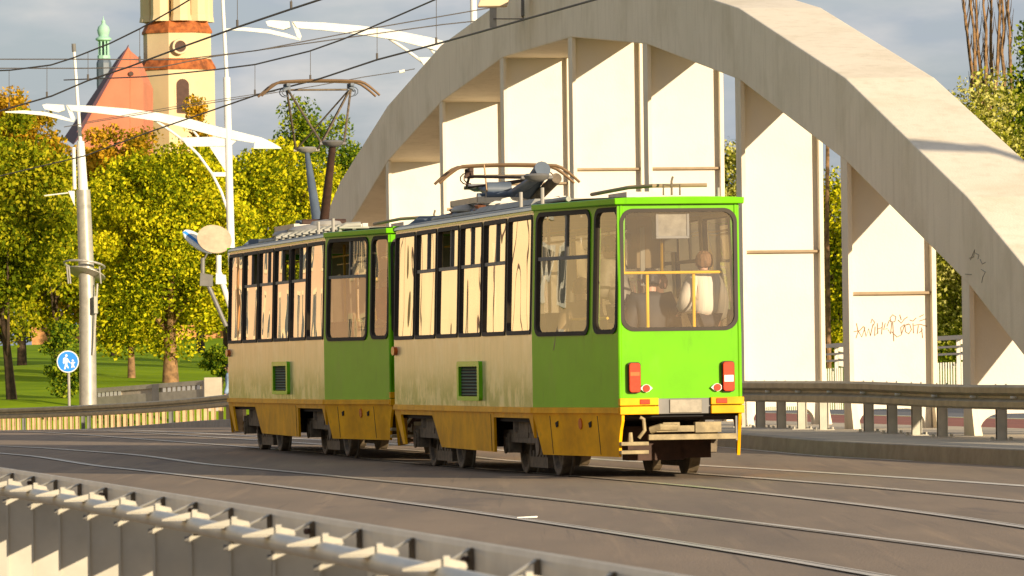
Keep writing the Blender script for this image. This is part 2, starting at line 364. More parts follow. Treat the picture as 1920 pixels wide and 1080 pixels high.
for nm, off, w, a, b, ll in (('lane_line', 2.02, .17, 26, 175, 'long white line right of the far tram rails'),):
    o = strip(nm, lambda Y: XA(Y) + off - .012 * (Y - 60), lambda Y: XA(Y) + off + w - .012 * (Y - 60), [a + 1.5 * i for i in range(int((b-a)/1.5))], .005, M['line'])
o = strip('lane_line', lambda Y: ax(Y, 17.45), lambda Y: ax(Y, 17.52), [72 + 1.5*i for i in range(60)], .005, M['line'])
# kerb, paving, cycle path beyond the kerb
K0 = 20.0
KY = [y for y in YS if y >= 30]
mb = MB(); prof = [(17.6, 0), (17.62, .185), (17.64, .196), (17.86, .196)]
mb.grid([[(ax(Y, k), Y, gz(Y) + z) for k, z in prof] for Y in KY]); mb.build('kerb', M['kerb'], smooth=False)['kind'] = 'structure'
for nm, ka, kb, dz, m in (('pavement', 17.87, 22.0, .192, 'pave'), ('cycle_path', 22.0, 25.4, .192, 'redpath'), ('pavement_edge_line', 25.4, 25.6, .196, 'line'), ('footpath', 25.6, 31.6, .192, 'greypath')):
    strip(nm, lambda Y: ax(Y, ka), lambda Y: ax(Y, kb), KY, dz, M[m])

# ------------------------------------------------------------------ arch bridge
def AP(q, Y, z): return (K0 - .176 * Y + q * .985, Y + q * .173, z)
PY = [150.1, 142.9, 135.8, 128.7, 121.5, 114.3, 107.2, 100.4, 93.1, 86.0, 79.1, 72.0, 65.0]
TOP = [.6, 3.3, 5.50, 6.90, 7.82, 8.27, 8.27, 7.76, 6.79, 5.33, 3.39, .95, -1.6]
UND = [-1.0, 2.2, 4.18, 5.72, 6.67, 7.17, 7.15, 6.64, 5.66, 4.12, 2.23, -.25, -2.8]
WR = 1.33
arch = empty('arch_bridge_rib', AP(0, 100, .15)); 
tag(arch, 'huge pale concrete arch with tall hanger plates rising beside the road behind the trams', 'bridge arch')
inv = Matrix.Translation(-Vector(AP(0, 100, .15)))
def loc(mb): mb.v = [tuple(inv @ Vector(p)) for p in mb.v]; return mb
mb = MB()
v = []; 
for i in range(len(PY)):
    for q, z in ((0, UND[i]), (0, TOP[i]), (WR, TOP[i]), (WR, UND[i])): v.append(AP(q, PY[i], z))
f = [(0,1,2,3), tuple(len(v)-4+k for k in (3,2,1,0))]
for i in range(len(PY)-1):
    for k in range(4): f.append((i*4+k, i*4+(k+1)%4, (i+1)*4+(k+1)%4, (i+1)*4+k))
mb.add(v, f); loc(mb).build('arch_rib', M['conc'], arch, bevel=.02)
RIB = {3: 3.9, 4: 4.47, 5: 4.75, 6: 4.77, 7: 4.54, 8: 2.97, 9: 2.21}
def und(Y):
    for i in range(len(PY)-1):
        if PY[i] >= Y >= PY[i+1]: return UND[i] + (UND[i+1]-UND[i]) * (PY[i]-Y) / (PY[i]-PY[i+1])
for i in range(1, 11):
    Yi = PY[i]; zt = min(und(Yi), und(Yi + .62)) + .25 if i > 0 else 0; base = gz(Yi) + .19; h = empty('hanger_plate', (0, 0, 0)); h.parent = arch
    zlo = base + .29
    def HP(q, d, z): return inv @ Vector(AP(q, Yi + d, z))
    # plate, with a rounded opening at its foot
    pts = [(.075, zt), (.075, base)]
    pts += [(.17, base)] + [(.17 + .28 * (1 - math.cos(t)), base + .05 + (zlo - base - .05) * math.sin(t)) for t in [k / 8 * math.pi / 2 for k in range(9)]]
    pts += [(WR - .17 - .28 * (1 - math.cos(t)), base + .05 + (zlo - base - .05) * math.sin(t)) for t in [k / 8 * math.pi / 2 for k in range(8, -1, -1)]] + [(WR - .17, base), (WR - .075, base), (WR - .075, zt)]
    # triangulated fan for the concave outline: split into strips
    mb = MB(); us = sorted(set([p[0] for p in pts])); 
    def low(u):
        u2 = min(u, WR - u)
        if u2 <= .17: return base
        if u2 >= .45: return zlo
        t = math.acos(1 - (u2 - .17) / .28); return base + .05 + (zlo - base - .05) * math.sin(t)
    for a, b in zip(us, us[1:]):
        mb.hexa([HP(a, .15, low(a + 1e-6)), HP(b, .15, low(b - 1e-6)), HP(b, .38, low(b - 1e-6)), HP(a, .38, low(a + 1e-6))], [HP(a, .15, zt), HP(b, .15, zt), HP(b, .38, zt), HP(a, .38, zt)])
    bm = bmesh.new(); me = bpy.data.meshes.new('t')
    mb.build('panel', M['panel'], h)
    for q0, q1 in ((.012, .075), (WR - .075, WR - .012)):
        m2 = MB(); fl = .12 * (1 if q0 == 0 else 0)
        m2.hexa([HP(q0, 0, base + .5), HP(q1, 0, base + .5), HP(q1, .40, base + .5), HP(q0, .40, base + .5)], [HP(q0, 0, zt), HP(q1, 0, zt), HP(q1, .40, zt), HP(q0, .40, zt)])
        m2.hexa([HP(q0 + .02, -.10, base), HP(q1 + .07, -.10, base), HP(q1 + .07, .46, base), HP(q0 + .02, .46, base)], [HP(q0, 0, base + .5), HP(q1, 0, base + .5), HP(q1, .40, base + .5), HP(q0, .40, base + .5)])
        m2.build('edge_rib', M['conc'] if q0 == 0 else M['conc'], h)
    if i in RIB:
        m3 = MB(); z = RIB[i]
        m3.hexa([HP(.075, .06, z - .02), HP(WR - .075, .06, z - .02), HP(WR - .075, .15, z - .035), HP(.075, .15, z - .035)], [HP(.075, .06, z + .015), HP(WR - .075, .06, z + .015), HP(WR - .075, .15, z + .02), HP(.075, .15, z + .02)])
        m3.build('ledge', M['ridge'], h)
    if i == 9:                                         # the tag sprayed on this panel
        def GP(px, py):                                # picture point -> panel coordinates
            a, b = un(px, py); k = a / F; p0 = Vector(AP(0, Yi + .147, 0)); d = Vector((.985, .173, 0)); u = (k * p0.y - p0.x) / (d.x - k * d.y); p = p0 + d * u
            return inv @ Vector((p.x, p.y, HC + (b - BH) * p.y / F))
        S = [[(1600,622),(1612,620),(1619,612)],[(1606,606),(1609,622),(1605,634)],[(1608,618),(1616,632),(1622,614)],[(1620,612),(1624,631),(1629,616),(1632,630),(1637,608)],[(1633,606),(1635,598),(1640,604),(1638,610)],[(1641,612),(1640,630),(1647,622)],
             [(1645,606),(1646,626)],[(1646,617),(1654,614)],[(1655,604),(1653,627)],[(1660,606),(1657,618),(1664,616)],[(1663,612),(1668,600),(1672,606),(1670,626),(1665,618)],[(1669,596),(1674,590),(1680,594),(1678,603),(1671,603),(1669,596)],[(1674,603),(1676,640)],
             [(1672,622),(1682,632),(1690,628),(1696,610),(1704,607)],[(1684,600),(1690,606),(1696,598),(1702,594)],[(1690,625),(1689,614),(1696,608)],[(1698,622),(1697,610),(1706,608),(1709,618),(1704,626),(1698,622)],[(1706,600),(1712,602),(1718,596)],[(1712,606),(1713,625)],
             [(1714,610),(1726,608),(1738,612)],[(1722,610),(1720,626)],[(1724,594),(1732,590)],[(1724,602),(1736,598)],[(1728,614),(1730,634)],[(1730,618),(1724,624)],[(1687,590),(1690,600)]]
        m4 = MB()
        for s in S: m4.tube([GP(*p) for p in s], .006, 5)
        m4.build('spray_tag', M['scrawl'], h)
m4 = MB()
def RP(px, py):
    a, b = un(px, py); k = a / F; u = (k * 0 - K0) / (-.176 - k); Y = u; return inv @ (Vector(AP(-.003, Y, HC + (b - BH) * Y / F)))
for s in ([(1820,487),(1828,468),(1826,482),(1818,484)],[(1828,474),(1836,478),(1834,486)],[(1810,514),(1822,515)],[(1838,486),(1842,495),(1848,492)],[(1840,505),(1848,510),(1843,520),(1841,530)]): m4.tube([RP(*p) for p in s], .004, 5)
m4.build('spray_tag', M['grey'], arch)

# ------------------------------------------------------------------ guard rails and parapet
def wprofile(h=.31, d=.08):                            # W-beam: (offset toward the road, height)
    return [(0, 0), (-d, .03), (-d, .10), (-.01, .14), (-.01, h - .14), (-d, h - .10), (-d, h - .03), (0, h)]
def beam(name, fx, Ys, z0, parent, m, h=.31, dirn=1, d=.08, th=.006):
    mb = MB(); pr = wprofile(h, d); back = [(o + th * 1.5, z) for o, z in pr][::-1]; ring = pr + back; n = len(ring); v = []; f = []
    for Y in Ys:
        for o, z in ring: v.append((fx(Y) + o * dirn, Y, gz(Y) + z0 + z))
    for i in range(len(Ys) - 1):
        for k in range(n): f.append((i*n+k, i*n+(k+1) % n, (i+1)*n+(k+1) % n, (i+1)*n+k))
    f += [tuple(range(n)), tuple((len(Ys)-1)*n+k for k in range(n))[::-1]]
    return mb.add(v, f).build(name, m, parent)
gr = tag(empty('guard_rail', (0, 0, 0)), 'weathered guard rail on posts along the kerb in front of the arch', 'guard rail')
beam('beam', lambda Y: ax(Y, 19.30), [60 + 2*i for i in range(29)], .59, gr, M['galvd'])
mb = MB()
for k in range(28):
    Y = 62 + k * 2; 
    mb.cyl((ax(Y,19.30) - .085, Y, gz(Y) + .745), (ax(Y,19.30) - .0, Y, gz(Y) + .745), .018, 8)
mb.build('bolt', M['white'], gr)
def Yk(px, K, py=800):
    a, b = un(px, py); return F * K / (a + .176 * F)
for px in (1429, 1468, 1507, 1548, 1632, 1676, 1722, 1770, 1881, 1395):
    Y = Yk(px, 19.5); x = ax(Y, 19.45); b = gz(Y) + .19; m = MB()
    m.box(x - .04, x + .10, Y, Y + .012, b, b + .69); m.box(x - .04, x - .03, Y, Y + .09, b, b + .72); m.box(x + .09, x + .10, Y - .02, Y + .09, b, b + .72)
    m.box(x - .12, x + .18, Y - .12, Y + .15, b, b + .012)
    for dx in (-.09, .15):
        for dy in (-.09, .12): m.cyl((x + dx, Y + dy, b), (x + dx, Y + dy, b + .045), .014, 6)
    m.build('post', M['galvl'], gr)
# parapet on the outer edge
pp = tag(empty('parapet', (0, 0, 0)), 'low metal parapet with rails over a slatted panel, seen through the gaps of the arch', 'railing')
for z, h, w in ((1.47, .09, .10), (1.30, .045, .04), (1.15, .045, .04)):
    mb = MB(); pr = [(0, 0), (0, h), (w, h), (w, 0)]; v = []; f = []; Ys = [60 + 4*i for i in range(22)]
    for Y in Ys:
        for o, zz in pr: v.append((ax(Y, 31.0) + o, Y, gz(Y) + .15 + z + zz))
    for i in range(len(Ys)-1):
        for k in range(4): f.append((i*4+k, i*4+(k+1) % 4, (i+1)*4+(k+1) % 4, (i+1)*4+k))
    mb.add(v, f).build('handrail' if h > .05 else 'rail', M['panel'], pp)
mb = MB(); Y = 60
while Y < 145:
    x = ax(Y, 31.02); b = gz(Y) + .15; mb.box(x, x + .03, Y, Y + .06, b, b + 1.0); Y += .22
mb.build('slat_panel', M['panel'], pp)
Y = 57.4
while Y < 145:
    m = MB(); x = ax(Y, 31.0); b = gz(Y) + .15; m.box(x - .02, x + .06, Y, Y + .1, b, b + 1.50)
    for zz in (1.05, 1.22, 1.38): m.hexa([(x + .05, Y, b + zz), (x + .22, Y, b + zz - .03), (x + .22, Y + .1, b + zz - .03), (x + .05, Y + .1, b + zz)], [(x + .05, Y, b + zz + .1), (x + .16, Y, b + zz + .12), (x + .16, Y + .1, b + zz + .12), (x + .05, Y + .1, b + zz + .1)])
    m.build('post', M['panel'], pp); Y += 2.757
# left barrier with upright fins
lb = tag(empty('crash_barrier', (0, 0, 0)), 'grey crash barrier with a row of sunlit upright fins, crossing behind the road at left', 'crash barrier')
beam('beam', lambda Y: ax(Y, 19.3), [118 + 3*i for i in range(24)], .60, lb, M['galvd'])
def Yc(px, K):
    lo, hi = 100., 200.
    for _ in range(40):
        m = (lo + hi) / 2
        if (ax(m, K) / m * F) > px - 963: lo = m
        else: hi = m
    return lo
px = -25.; k = 0; mb = MB(); posts = []
while px < 470:
    Y = Yc(px, 19.55); x = ax(Y, 19.45); b = gz(Y) + .14; wd = .085 + .03 * (px / 470)
    if k in (8, 19, 20, 33): posts.append((x, Y, b))
    m = MB(); m.box(x, x + wd, Y, Y + .02, b, b + .62); m.box(x + wd, x + wd + .012, Y - .03, Y + .05, b, b + .62)
    m.build('fin', M['fin'] if k not in (8, 19, 20, 33) else M['grey'], lb)
    px += 8.9 + 5.3 * max(0, px) / 430; k += 1
strip('kerb', lambda Y: ax(Y, 19.0), lambda Y: ax(Y, 19.3), [118 + 3*i for i in range(24)], .16, M['kerb'])
# second barrier farther back
b2 = tag(empty('crash_barrier', (0, 0, 0)), 'farther crash barrier with bright slots, behind the thick mast and the sign', 'crash barrier')
pa, pb2 = at(157, 738, 190), at(383, 721, 186)
def B2(t, o, z): 
    p = pa.lerp(pb2, t); return (p.x, p.y + o, p.z + z)
def bar2(nm, t0, t1, o0, o1, z0, z1, m):
    MB().hexa([B2(t0,o0,z0), B2(t1,o0,z0), B2(t1,o1,z0), B2(t0,o1,z0)], [B2(t0,o0,z1), B2(t1,o0,z1), B2(t1,o1,z1), B2(t0,o1,z1)]).build(nm, m, b2)
bar2('top_beam', 0, 1, 0, .1, 0, .14, M['galv']); bar2('lower_panel', 0, 1, 0, .06, -.7, -.14, M['galv'])
bar2('post', .57, .63, -.08, 0, -.7, .13, M['grey']); bar2('post', .985, 1.0, -.08, 0, -.7, .13, M['grey']); bar2('post', 0, .03, -.08, 0, -.7, .13, M['galvl'])
mb = MB()  # sunlit dashes of the gap, put in as white blocks
for k in range(16):
    if k == 8: mb.build('lit_slot', M['white'], b2); mb = MB()
    t0 = .05 + k * .034 if k < 8 else .66 + (k - 8) * .04
    mb.hexa([B2(t0,.02,-.14), B2(t0+.026,.02,-.14), B2(t0+.026,.08,-.14), B2(t0,.08,-.14)], [B2(t0,.02,0), B2(t0+.026,.02,0), B2(t0+.026,.08,0), B2(t0,.08,0)])
mb.build('lit_slot', M['white'], b2)
bar2('slot_band', .03, .57, .07, .09, -.15, .01, M['pave']); bar2('slot_band', .63, .985, .07, .09, -.15, .01, M['pave'])
p = at(399, 741, 184); mb = MB(); mb.box(-.27, .27, 0, .5, -.5, .55)
o = mb.build('concrete_block', M['pave'], bevel=.02); o.location = p; tag(o, 'pale square concrete block at the end of the far crash barrier, beside the walker', 'concrete block')
# foreground barrier, seen from behind
fb = tag(empty('crash_barrier', (0, 0, 0)), 'galvanised crash barrier in the foreground seen from behind, with a tube on tall fins', 'crash barrier')
bt = [atz(x, y, .75) for x, y in ((0,879),(182,905),(353,935),(577,970),(867,1012),(1125,1060),(1240,1078))]
tt = [atz(x, y, .70) for x, y in ((0,917),(63,928),(220,957),(353,983),(520,1017),(657,1045),(813,1077))]
cb = np.polyfit([p.y for p in bt], [p.x for p in bt], 2); ct = np.polyfit([p.y for p in tt], [p.x for p in tt], 2)
fbx = lambda Y: float(np.polyval(cb, Y)); ftx = lambda Y: float(np.polyval(ct, Y))
FY = [9 + .5 * i for i in range(44)]
def sweep(ring, fx, Ys):
    n = len(ring); v = []; f = []
    for Y in Ys:
        for o, z in ring: v.append((fx(Y) + o, Y, z))
    for i in range(len(Ys)-1):
        for k in range(n): f.append((i*n+k, i*n+(k+1) % n, (i+1)*n+(k+1) % n, (i+1)*n+k))
    f += [tuple(range(n)), tuple((len(Ys)-1)*n+k for k in range(n))[::-1]]
    return MB().add(v, f)
pr = [(0, .55), (.05, .56), (.05, .585), (.02, .60), (.02, .65), (.05, .69), (.05, .74), (0, .757), (-.012, .757), (-.016, .74), (-.016, .56), (-.006, .55)]
sweep(pr, fbx, FY).build('beam', M['galvp'], fb)
sweep([(.026 * math.cos(t), .70 + .028 * math.sin(t)) for t in [k * math.pi / 8 for k in range(16)]], ftx, FY)  .build('tube_rail', M['galvp'], fb, smooth=True)
def Yp(px):
    lo, hi = 7., 40.
    for _ in range(40):
        m = (lo + hi) / 2
        if ftx(m) / m * F > (px - 958 + 2 * 0) - (.0141 * (1000 - 540)) * 0 - 0: hi = m   # picture x grows toward us
        else: lo = m
    return lo
def pxt(Y): 
    a = ftx(Y) / Y * F; b = BH + F * (.70 - HC) / Y; return 960 + a * math.cos(RO) - b * math.sin(RO)
def solveY(px):
    lo, hi = 9., 32.
    for _ in range(40):
        m = (lo + hi) / 2
        if pxt(m) > px: lo = m
        else: hi = m
    return lo
FPX = [-70, -25, 18, 65, 116, 171, 229, 294, 363, 437, 520, 608, 710, 835, 990, 1170]
prev = None
for j, px in enumerate(FPX):
    Y = solveY(px); x = ftx(Y); m = MB(); s = .0008 * Y / .02 * .02 + .0
    w = .12
    m.box(x - .006, x + w, Y, Y + .006, -.5, .665)                      # broad web facing along the rail
    m.box(x - .016, x - .006, Y - .012, Y + .05, -.5, .668)             # flange on the footpath side
    m.build('fin', M['galvl'], fb)
    g = MB()
    for a_ in ([(-.105, .722), (.0, .722), (.0, .745), (-.018, .743)], [(.010, .722), (.055, .722), (.050, .736), (.010, .745)]):
        g.prism(a_, lambda u, z: (x + u, Y - .004, z), lambda u, z: (x + u, Y + .004, z))
    g.box(x - .004, x + .012, Y - .012, Y + .05, .715, .752); g.box(x - .105, x + .05, Y, Y + .12, .716, .7215); g.build('gusset', M['galvl'], fb)
    c = MB(); c.cyl((x - .030, Y - .014, .655), (x - .014, Y - .014, .655), .009, 8); c.build('bolt', M['grey'], fb)
for k in range(22):
    Y = 9.6 + k * .98; x = fbx(Y); m = MB(); m.box(x - .034, x - .018, Y, Y + .03, .0, .742); m.build('post', M['grime'], fb)
    m = MB(); m.cyl((x - .03, Y, .738), (x - .12, Y - .5, .70), .0045, 6); m.build('strut', M['galv'], fb)
    if k % 3 == 0:
        m = MB(); m.cyl((x - .045, Y - .02, .712), (x - .036, Y - .01, .712), .010, 8); m.build('bolt', M['rust'], fb)

# ------------------------------------------------------------------ trams
HW, HWT, T2, PB, TF, HF = 1.163, 1.119, -.57, 1.497, -2.82, .66
ZB, ZW, ZG = .76, 1.545, 2.936
TE = T2 + 6 * PB; TN = TE + 2.25
def inset(z): return max(0, (z - ZW) / (ZG - ZW)) * (HW - HWT)
def mkP(la, ta, lb, tb):
    L = math.hypot(lb - la, tb - ta); ux, uy = (lb - la) / L, (tb - ta) / L; nx, ny = uy, -ux
    if nx * (la + lb) / 2 + ny * ((ta + tb) / 2 - (T2 + 3 * PB)) < 0: nx, ny = -nx, -ny
    def P(u, z, d):
        e = d - inset(z); return (la + ux * u + nx * e, ta + uy * u + ny * e, z)
    return P, L
def window(root, name, P, hole, r, pm, split=None, bar=None, openpane=None, frame_d=.014, thick=.035, n=1):
    fr = MB(); x0, x1, y0, y1 = hole
    holed(fr, P, (x0 - thick, x1 + thick, y0 - thick, y1 + thick), r + thick, (x0 + .012, x1 - .012, y0 + .012, y1 - .012), r, -.04, frame_d)
    w = fr.build(name, M['rubber'], root)
    if split:
        a = MB(); a.add([P(x0, split - .02, 0), P(x1, split - .02, 0), P(x1, split + .02, 0), P(x0, split + .02, 0), P(x0, split - .02, -.03), P(x1, split - .02, -.03), P(x1, split + .02, -.03), P(x0, split + .02, -.03)], [(0,1,2,3),(4,7,6,5),(0,4,5,1),(3,2,6,7)])
        b = x0 + (x1 - x0) * (bar or .5)
        a.add([P(b - .02, split, .002), P(b + .02, split, .002), P(b + .02, y1, .002), P(b - .02, y1, .002), P(b - .02, split, -.03), P(b + .02, split, -.03), P(b + .02, y1, -.03), P(b - .02, y1, -.03)], [(0,1,2,3),(4,7,6,5),(1,5,6,2),(3,7,4,0)])
        a.build('sliding_frame', M['grey'], w)
        q = MB(); pane(q, P, (x0, x1, y0, split - .02), -.012); q.build('pane', pm, w)
        segs = [(x0, b - .02), (b + .02, x1)]
        for i, (a0, a1) in enumerate(segs):
            if openpane == i: continue
            q = MB(); pane(q, P, (a0, a1, split + .02, y1), -.02 + .004 * i); q.build('pane', pm, w)
    else:
        q = MB(); pane(q, P, (x0, x1, y0, y1), -.012); q.build('pane', pm, w)
    return w
def wheel_mb(l, t):
    m = MB(); s = 1 if l > 0 else -1; r = .327
    M4 = Matrix.Rotation(math.pi / 2 * s, 4, 'Y')
    m.lathe([(.05, .075), (.09, .075), (.11, .03), (.22, .015), (.26, .055), (r - .01, .06), (r, .05), (r, -.04), (r + .03, -.05), (r + .03, -.07), (.1, -.07)], 28, (l, t, r), M4)
    return m
def bogie(root, tc):
    g = MB()
    for s in (-1, 1):
        x = s * .92
        g.box(x - .05, x + .05, tc - 1.25, tc + 1.25, .36, .50); g.box(x - .06, x + .06, tc - .28, tc + .28, .42, .66)
        for dt in (-.95, .95): g.box(x - .07, x + .07, tc + dt - .16, tc + dt + .16, .24, .46); g.cyl((x - .07, tc + dt, .33), (x + s * .09 + .0, tc + dt, .33), .10, 12)
        for dt in (-.45, .45): g.lathe([(.09, 0), (.09, .2)], 12, (x, tc + dt, .48))
    g.box(-.9, .9, tc - .2, tc + .2, .34, .58); g.box(-.55, .55, tc - .9, tc + .9, .28, .52)
    b = g.build('bogie', M['grime'], root)
    for s in (-1, 1):
        for dt in (-.95, .95): wheel_mb(s * .7175 - s * .0, tc + dt).build('wheel', M['grime'], b)
        k = MB(); x = s * .755; k.box(x - .05, x + .05, tc - .52, tc + .52, .08, .20)
        for q in range(6): k.box(x - .06, x + .06, tc - .5 + q * .18, tc - .40 + q * .18, .20, .27)
        k.build('track_brake', M['grime'], b)
        k = MB(); k.hexa([(x - .04, tc - .98, .34), (x + .05, tc - .98, .34), (x + .05, tc - .70, .34), (x - .04, tc - .70, .34)], [(x - .04, tc - 1.05, .62), (x + .05, tc - 1.05, .62), (x + .05, tc - .78, .62), (x - .04, tc - .78, .62)]); k.build('brake_block', M['rust'], b)
def pantograph(root, zt, far):
    p = empty('pantograph', (0, 0, 0)); p.parent = root; t0 = 6.85; zr = 3.06
    zk = zr + .18 + (zt - zr - .2) * .56; dk = math.sqrt(max(.1, 1.9 ** 2 - (zk - zr - .3) ** 2)) if zt < 4 else 1.22
    m = MB()
    for s in (-1, 1):
        m.box(s * .5 - .04, s * .5 + .04, t0 - .95, t0 + .95, zr + .14, zr + .21)
    for dt in (-.9, .9): m.box(-.54, .54, t0 + dt - .04, t0 + dt + .04, zr + .13, zr + .20)
    m.build('base_frame', M['lgrey'], p)
    for sx in (-1, 1):
        for dt in (-.85, .85):
            k = MB(); k.lathe([(.05, 0), (.09, .02), (.05, .04), (.09, .07), (.05, .09), (.08, .12), (.04, .14)], 12, (sx * .5, t0 + dt, zr - .02)); k.build('insulator', M['ins'], p)
    for s in (-1, 1):
        k = MB(); k.tube([(0, t0 + s * .30, zr + .24), (0, t0 + s * (.30 + (dk - .3) * .55), zr + .24 + (zk - zr - .24) * .55), (0, t0 + s * dk, zk)], [.075, .06, .035] if s > 0 else [.07, .06, .05], 12); k.cyl((-.32, t0 + s * .30, zr + .24), (.32, t0 + s * .30, zr + .24), .05, 10)
        k.build('lower_arm', M['slate'] if s > 0 else M['rust'] if far else M['slate'], p, smooth=True)
        k = MB(); k.cyl((-.19, t0 + s * dk, zk), (.19, t0 + s * dk, zk), .024, 12); k.lathe([(.02, .05), (.13, .045), (.16, .02), (.13, -.02), (.06, -.05)], 14, (0, t0 + s * dk, zk)); k.build('knee', M['lgrey'] if s > 0 else M['grey'], p, smooth=True)
        k = MB()
        for q in (-1, 1): k.tube([(q * .16, t0 + s * dk, zk), (q * .46, t0 + s * .06, zt - .12)], .017, 8); 
        k.tube([(-.16, t0 + s * dk, zk), (.44, t0 + s * .08, zt - .13)], .013, 6)
        k.build('upper_arm', M['grime'] if far else M['rust'], p)
    k = MB(); k.tube([(-.50, t0, zt - .11), (.50, t0, zt - .11)], .015, 8); k.build('cross_tube', M['grime'], p)
    for dt in (-.17, .17):
        k = MB(); hs = []
        for i in range(25):
            x = -.87 + 1.74 * i / 24; ax_ = abs(x); z = zt + .02 * (1 - (x / .6) ** 2) if ax_ < .6 else zt - .9 * (ax_ - .6) ** 1.35 - .18 * (ax_ - .6)
            hs.append((x, t0 + dt, z))
        k.tube(hs, [.017] * 2 + [.02] * 21 + [.017] * 2, 8); k.build('bow', M['copper'], p, smooth=True)
    for s in (-1, 1):
        k = MB(); k.box(s * .47 - .025, s * .47 + .025, t0 - .17, t0 + .17, zt - .06, zt - .02); k.box(s * .47 - .05, s * .47 + .05, t0 - .03, t0 + .03, zt - .14, zt - .03)
        for dt in (-.12, .12): k.tube([(s * (.47 + .09 * math.sin(a)), t0 + dt, zt - .09 - .07 * (1 - math.cos(a)) + .02) for a in [j * math.pi / 5 for j in range(6)]], .008, 5)
        k.build('bow_holder', M['rust'] if not far else M['slate'], p)
    if not far:
        k = MB(); k.tube([(.05, t0 - .75, zr + .20), (.15, t0 - 1.5, zr + .52)], .10, 12); k.build('damper', M['slate'], p, smooth=True)
        k = MB(); k.tube([(.12, t0 - .6, zr + .08), (.28, t0 - 1.7, zr + .40)], .065, 12); k.build('damper', M['grime'], p, smooth=True)
        k = MB(); k.tube([(-.22, t0 + .2, zr + .33), (.08, t0 + .2, zr + .33)], .09, 14); k.build('drive_cylinder', M['slate'], p, smooth=True)
        k = MB(); k.tube([(-.30, t0 - .3, zr + .2), (-.34, t0 - .3, zr + .62)], .010, 6); k.build('pull_rod', M['copper'], p)
    return p
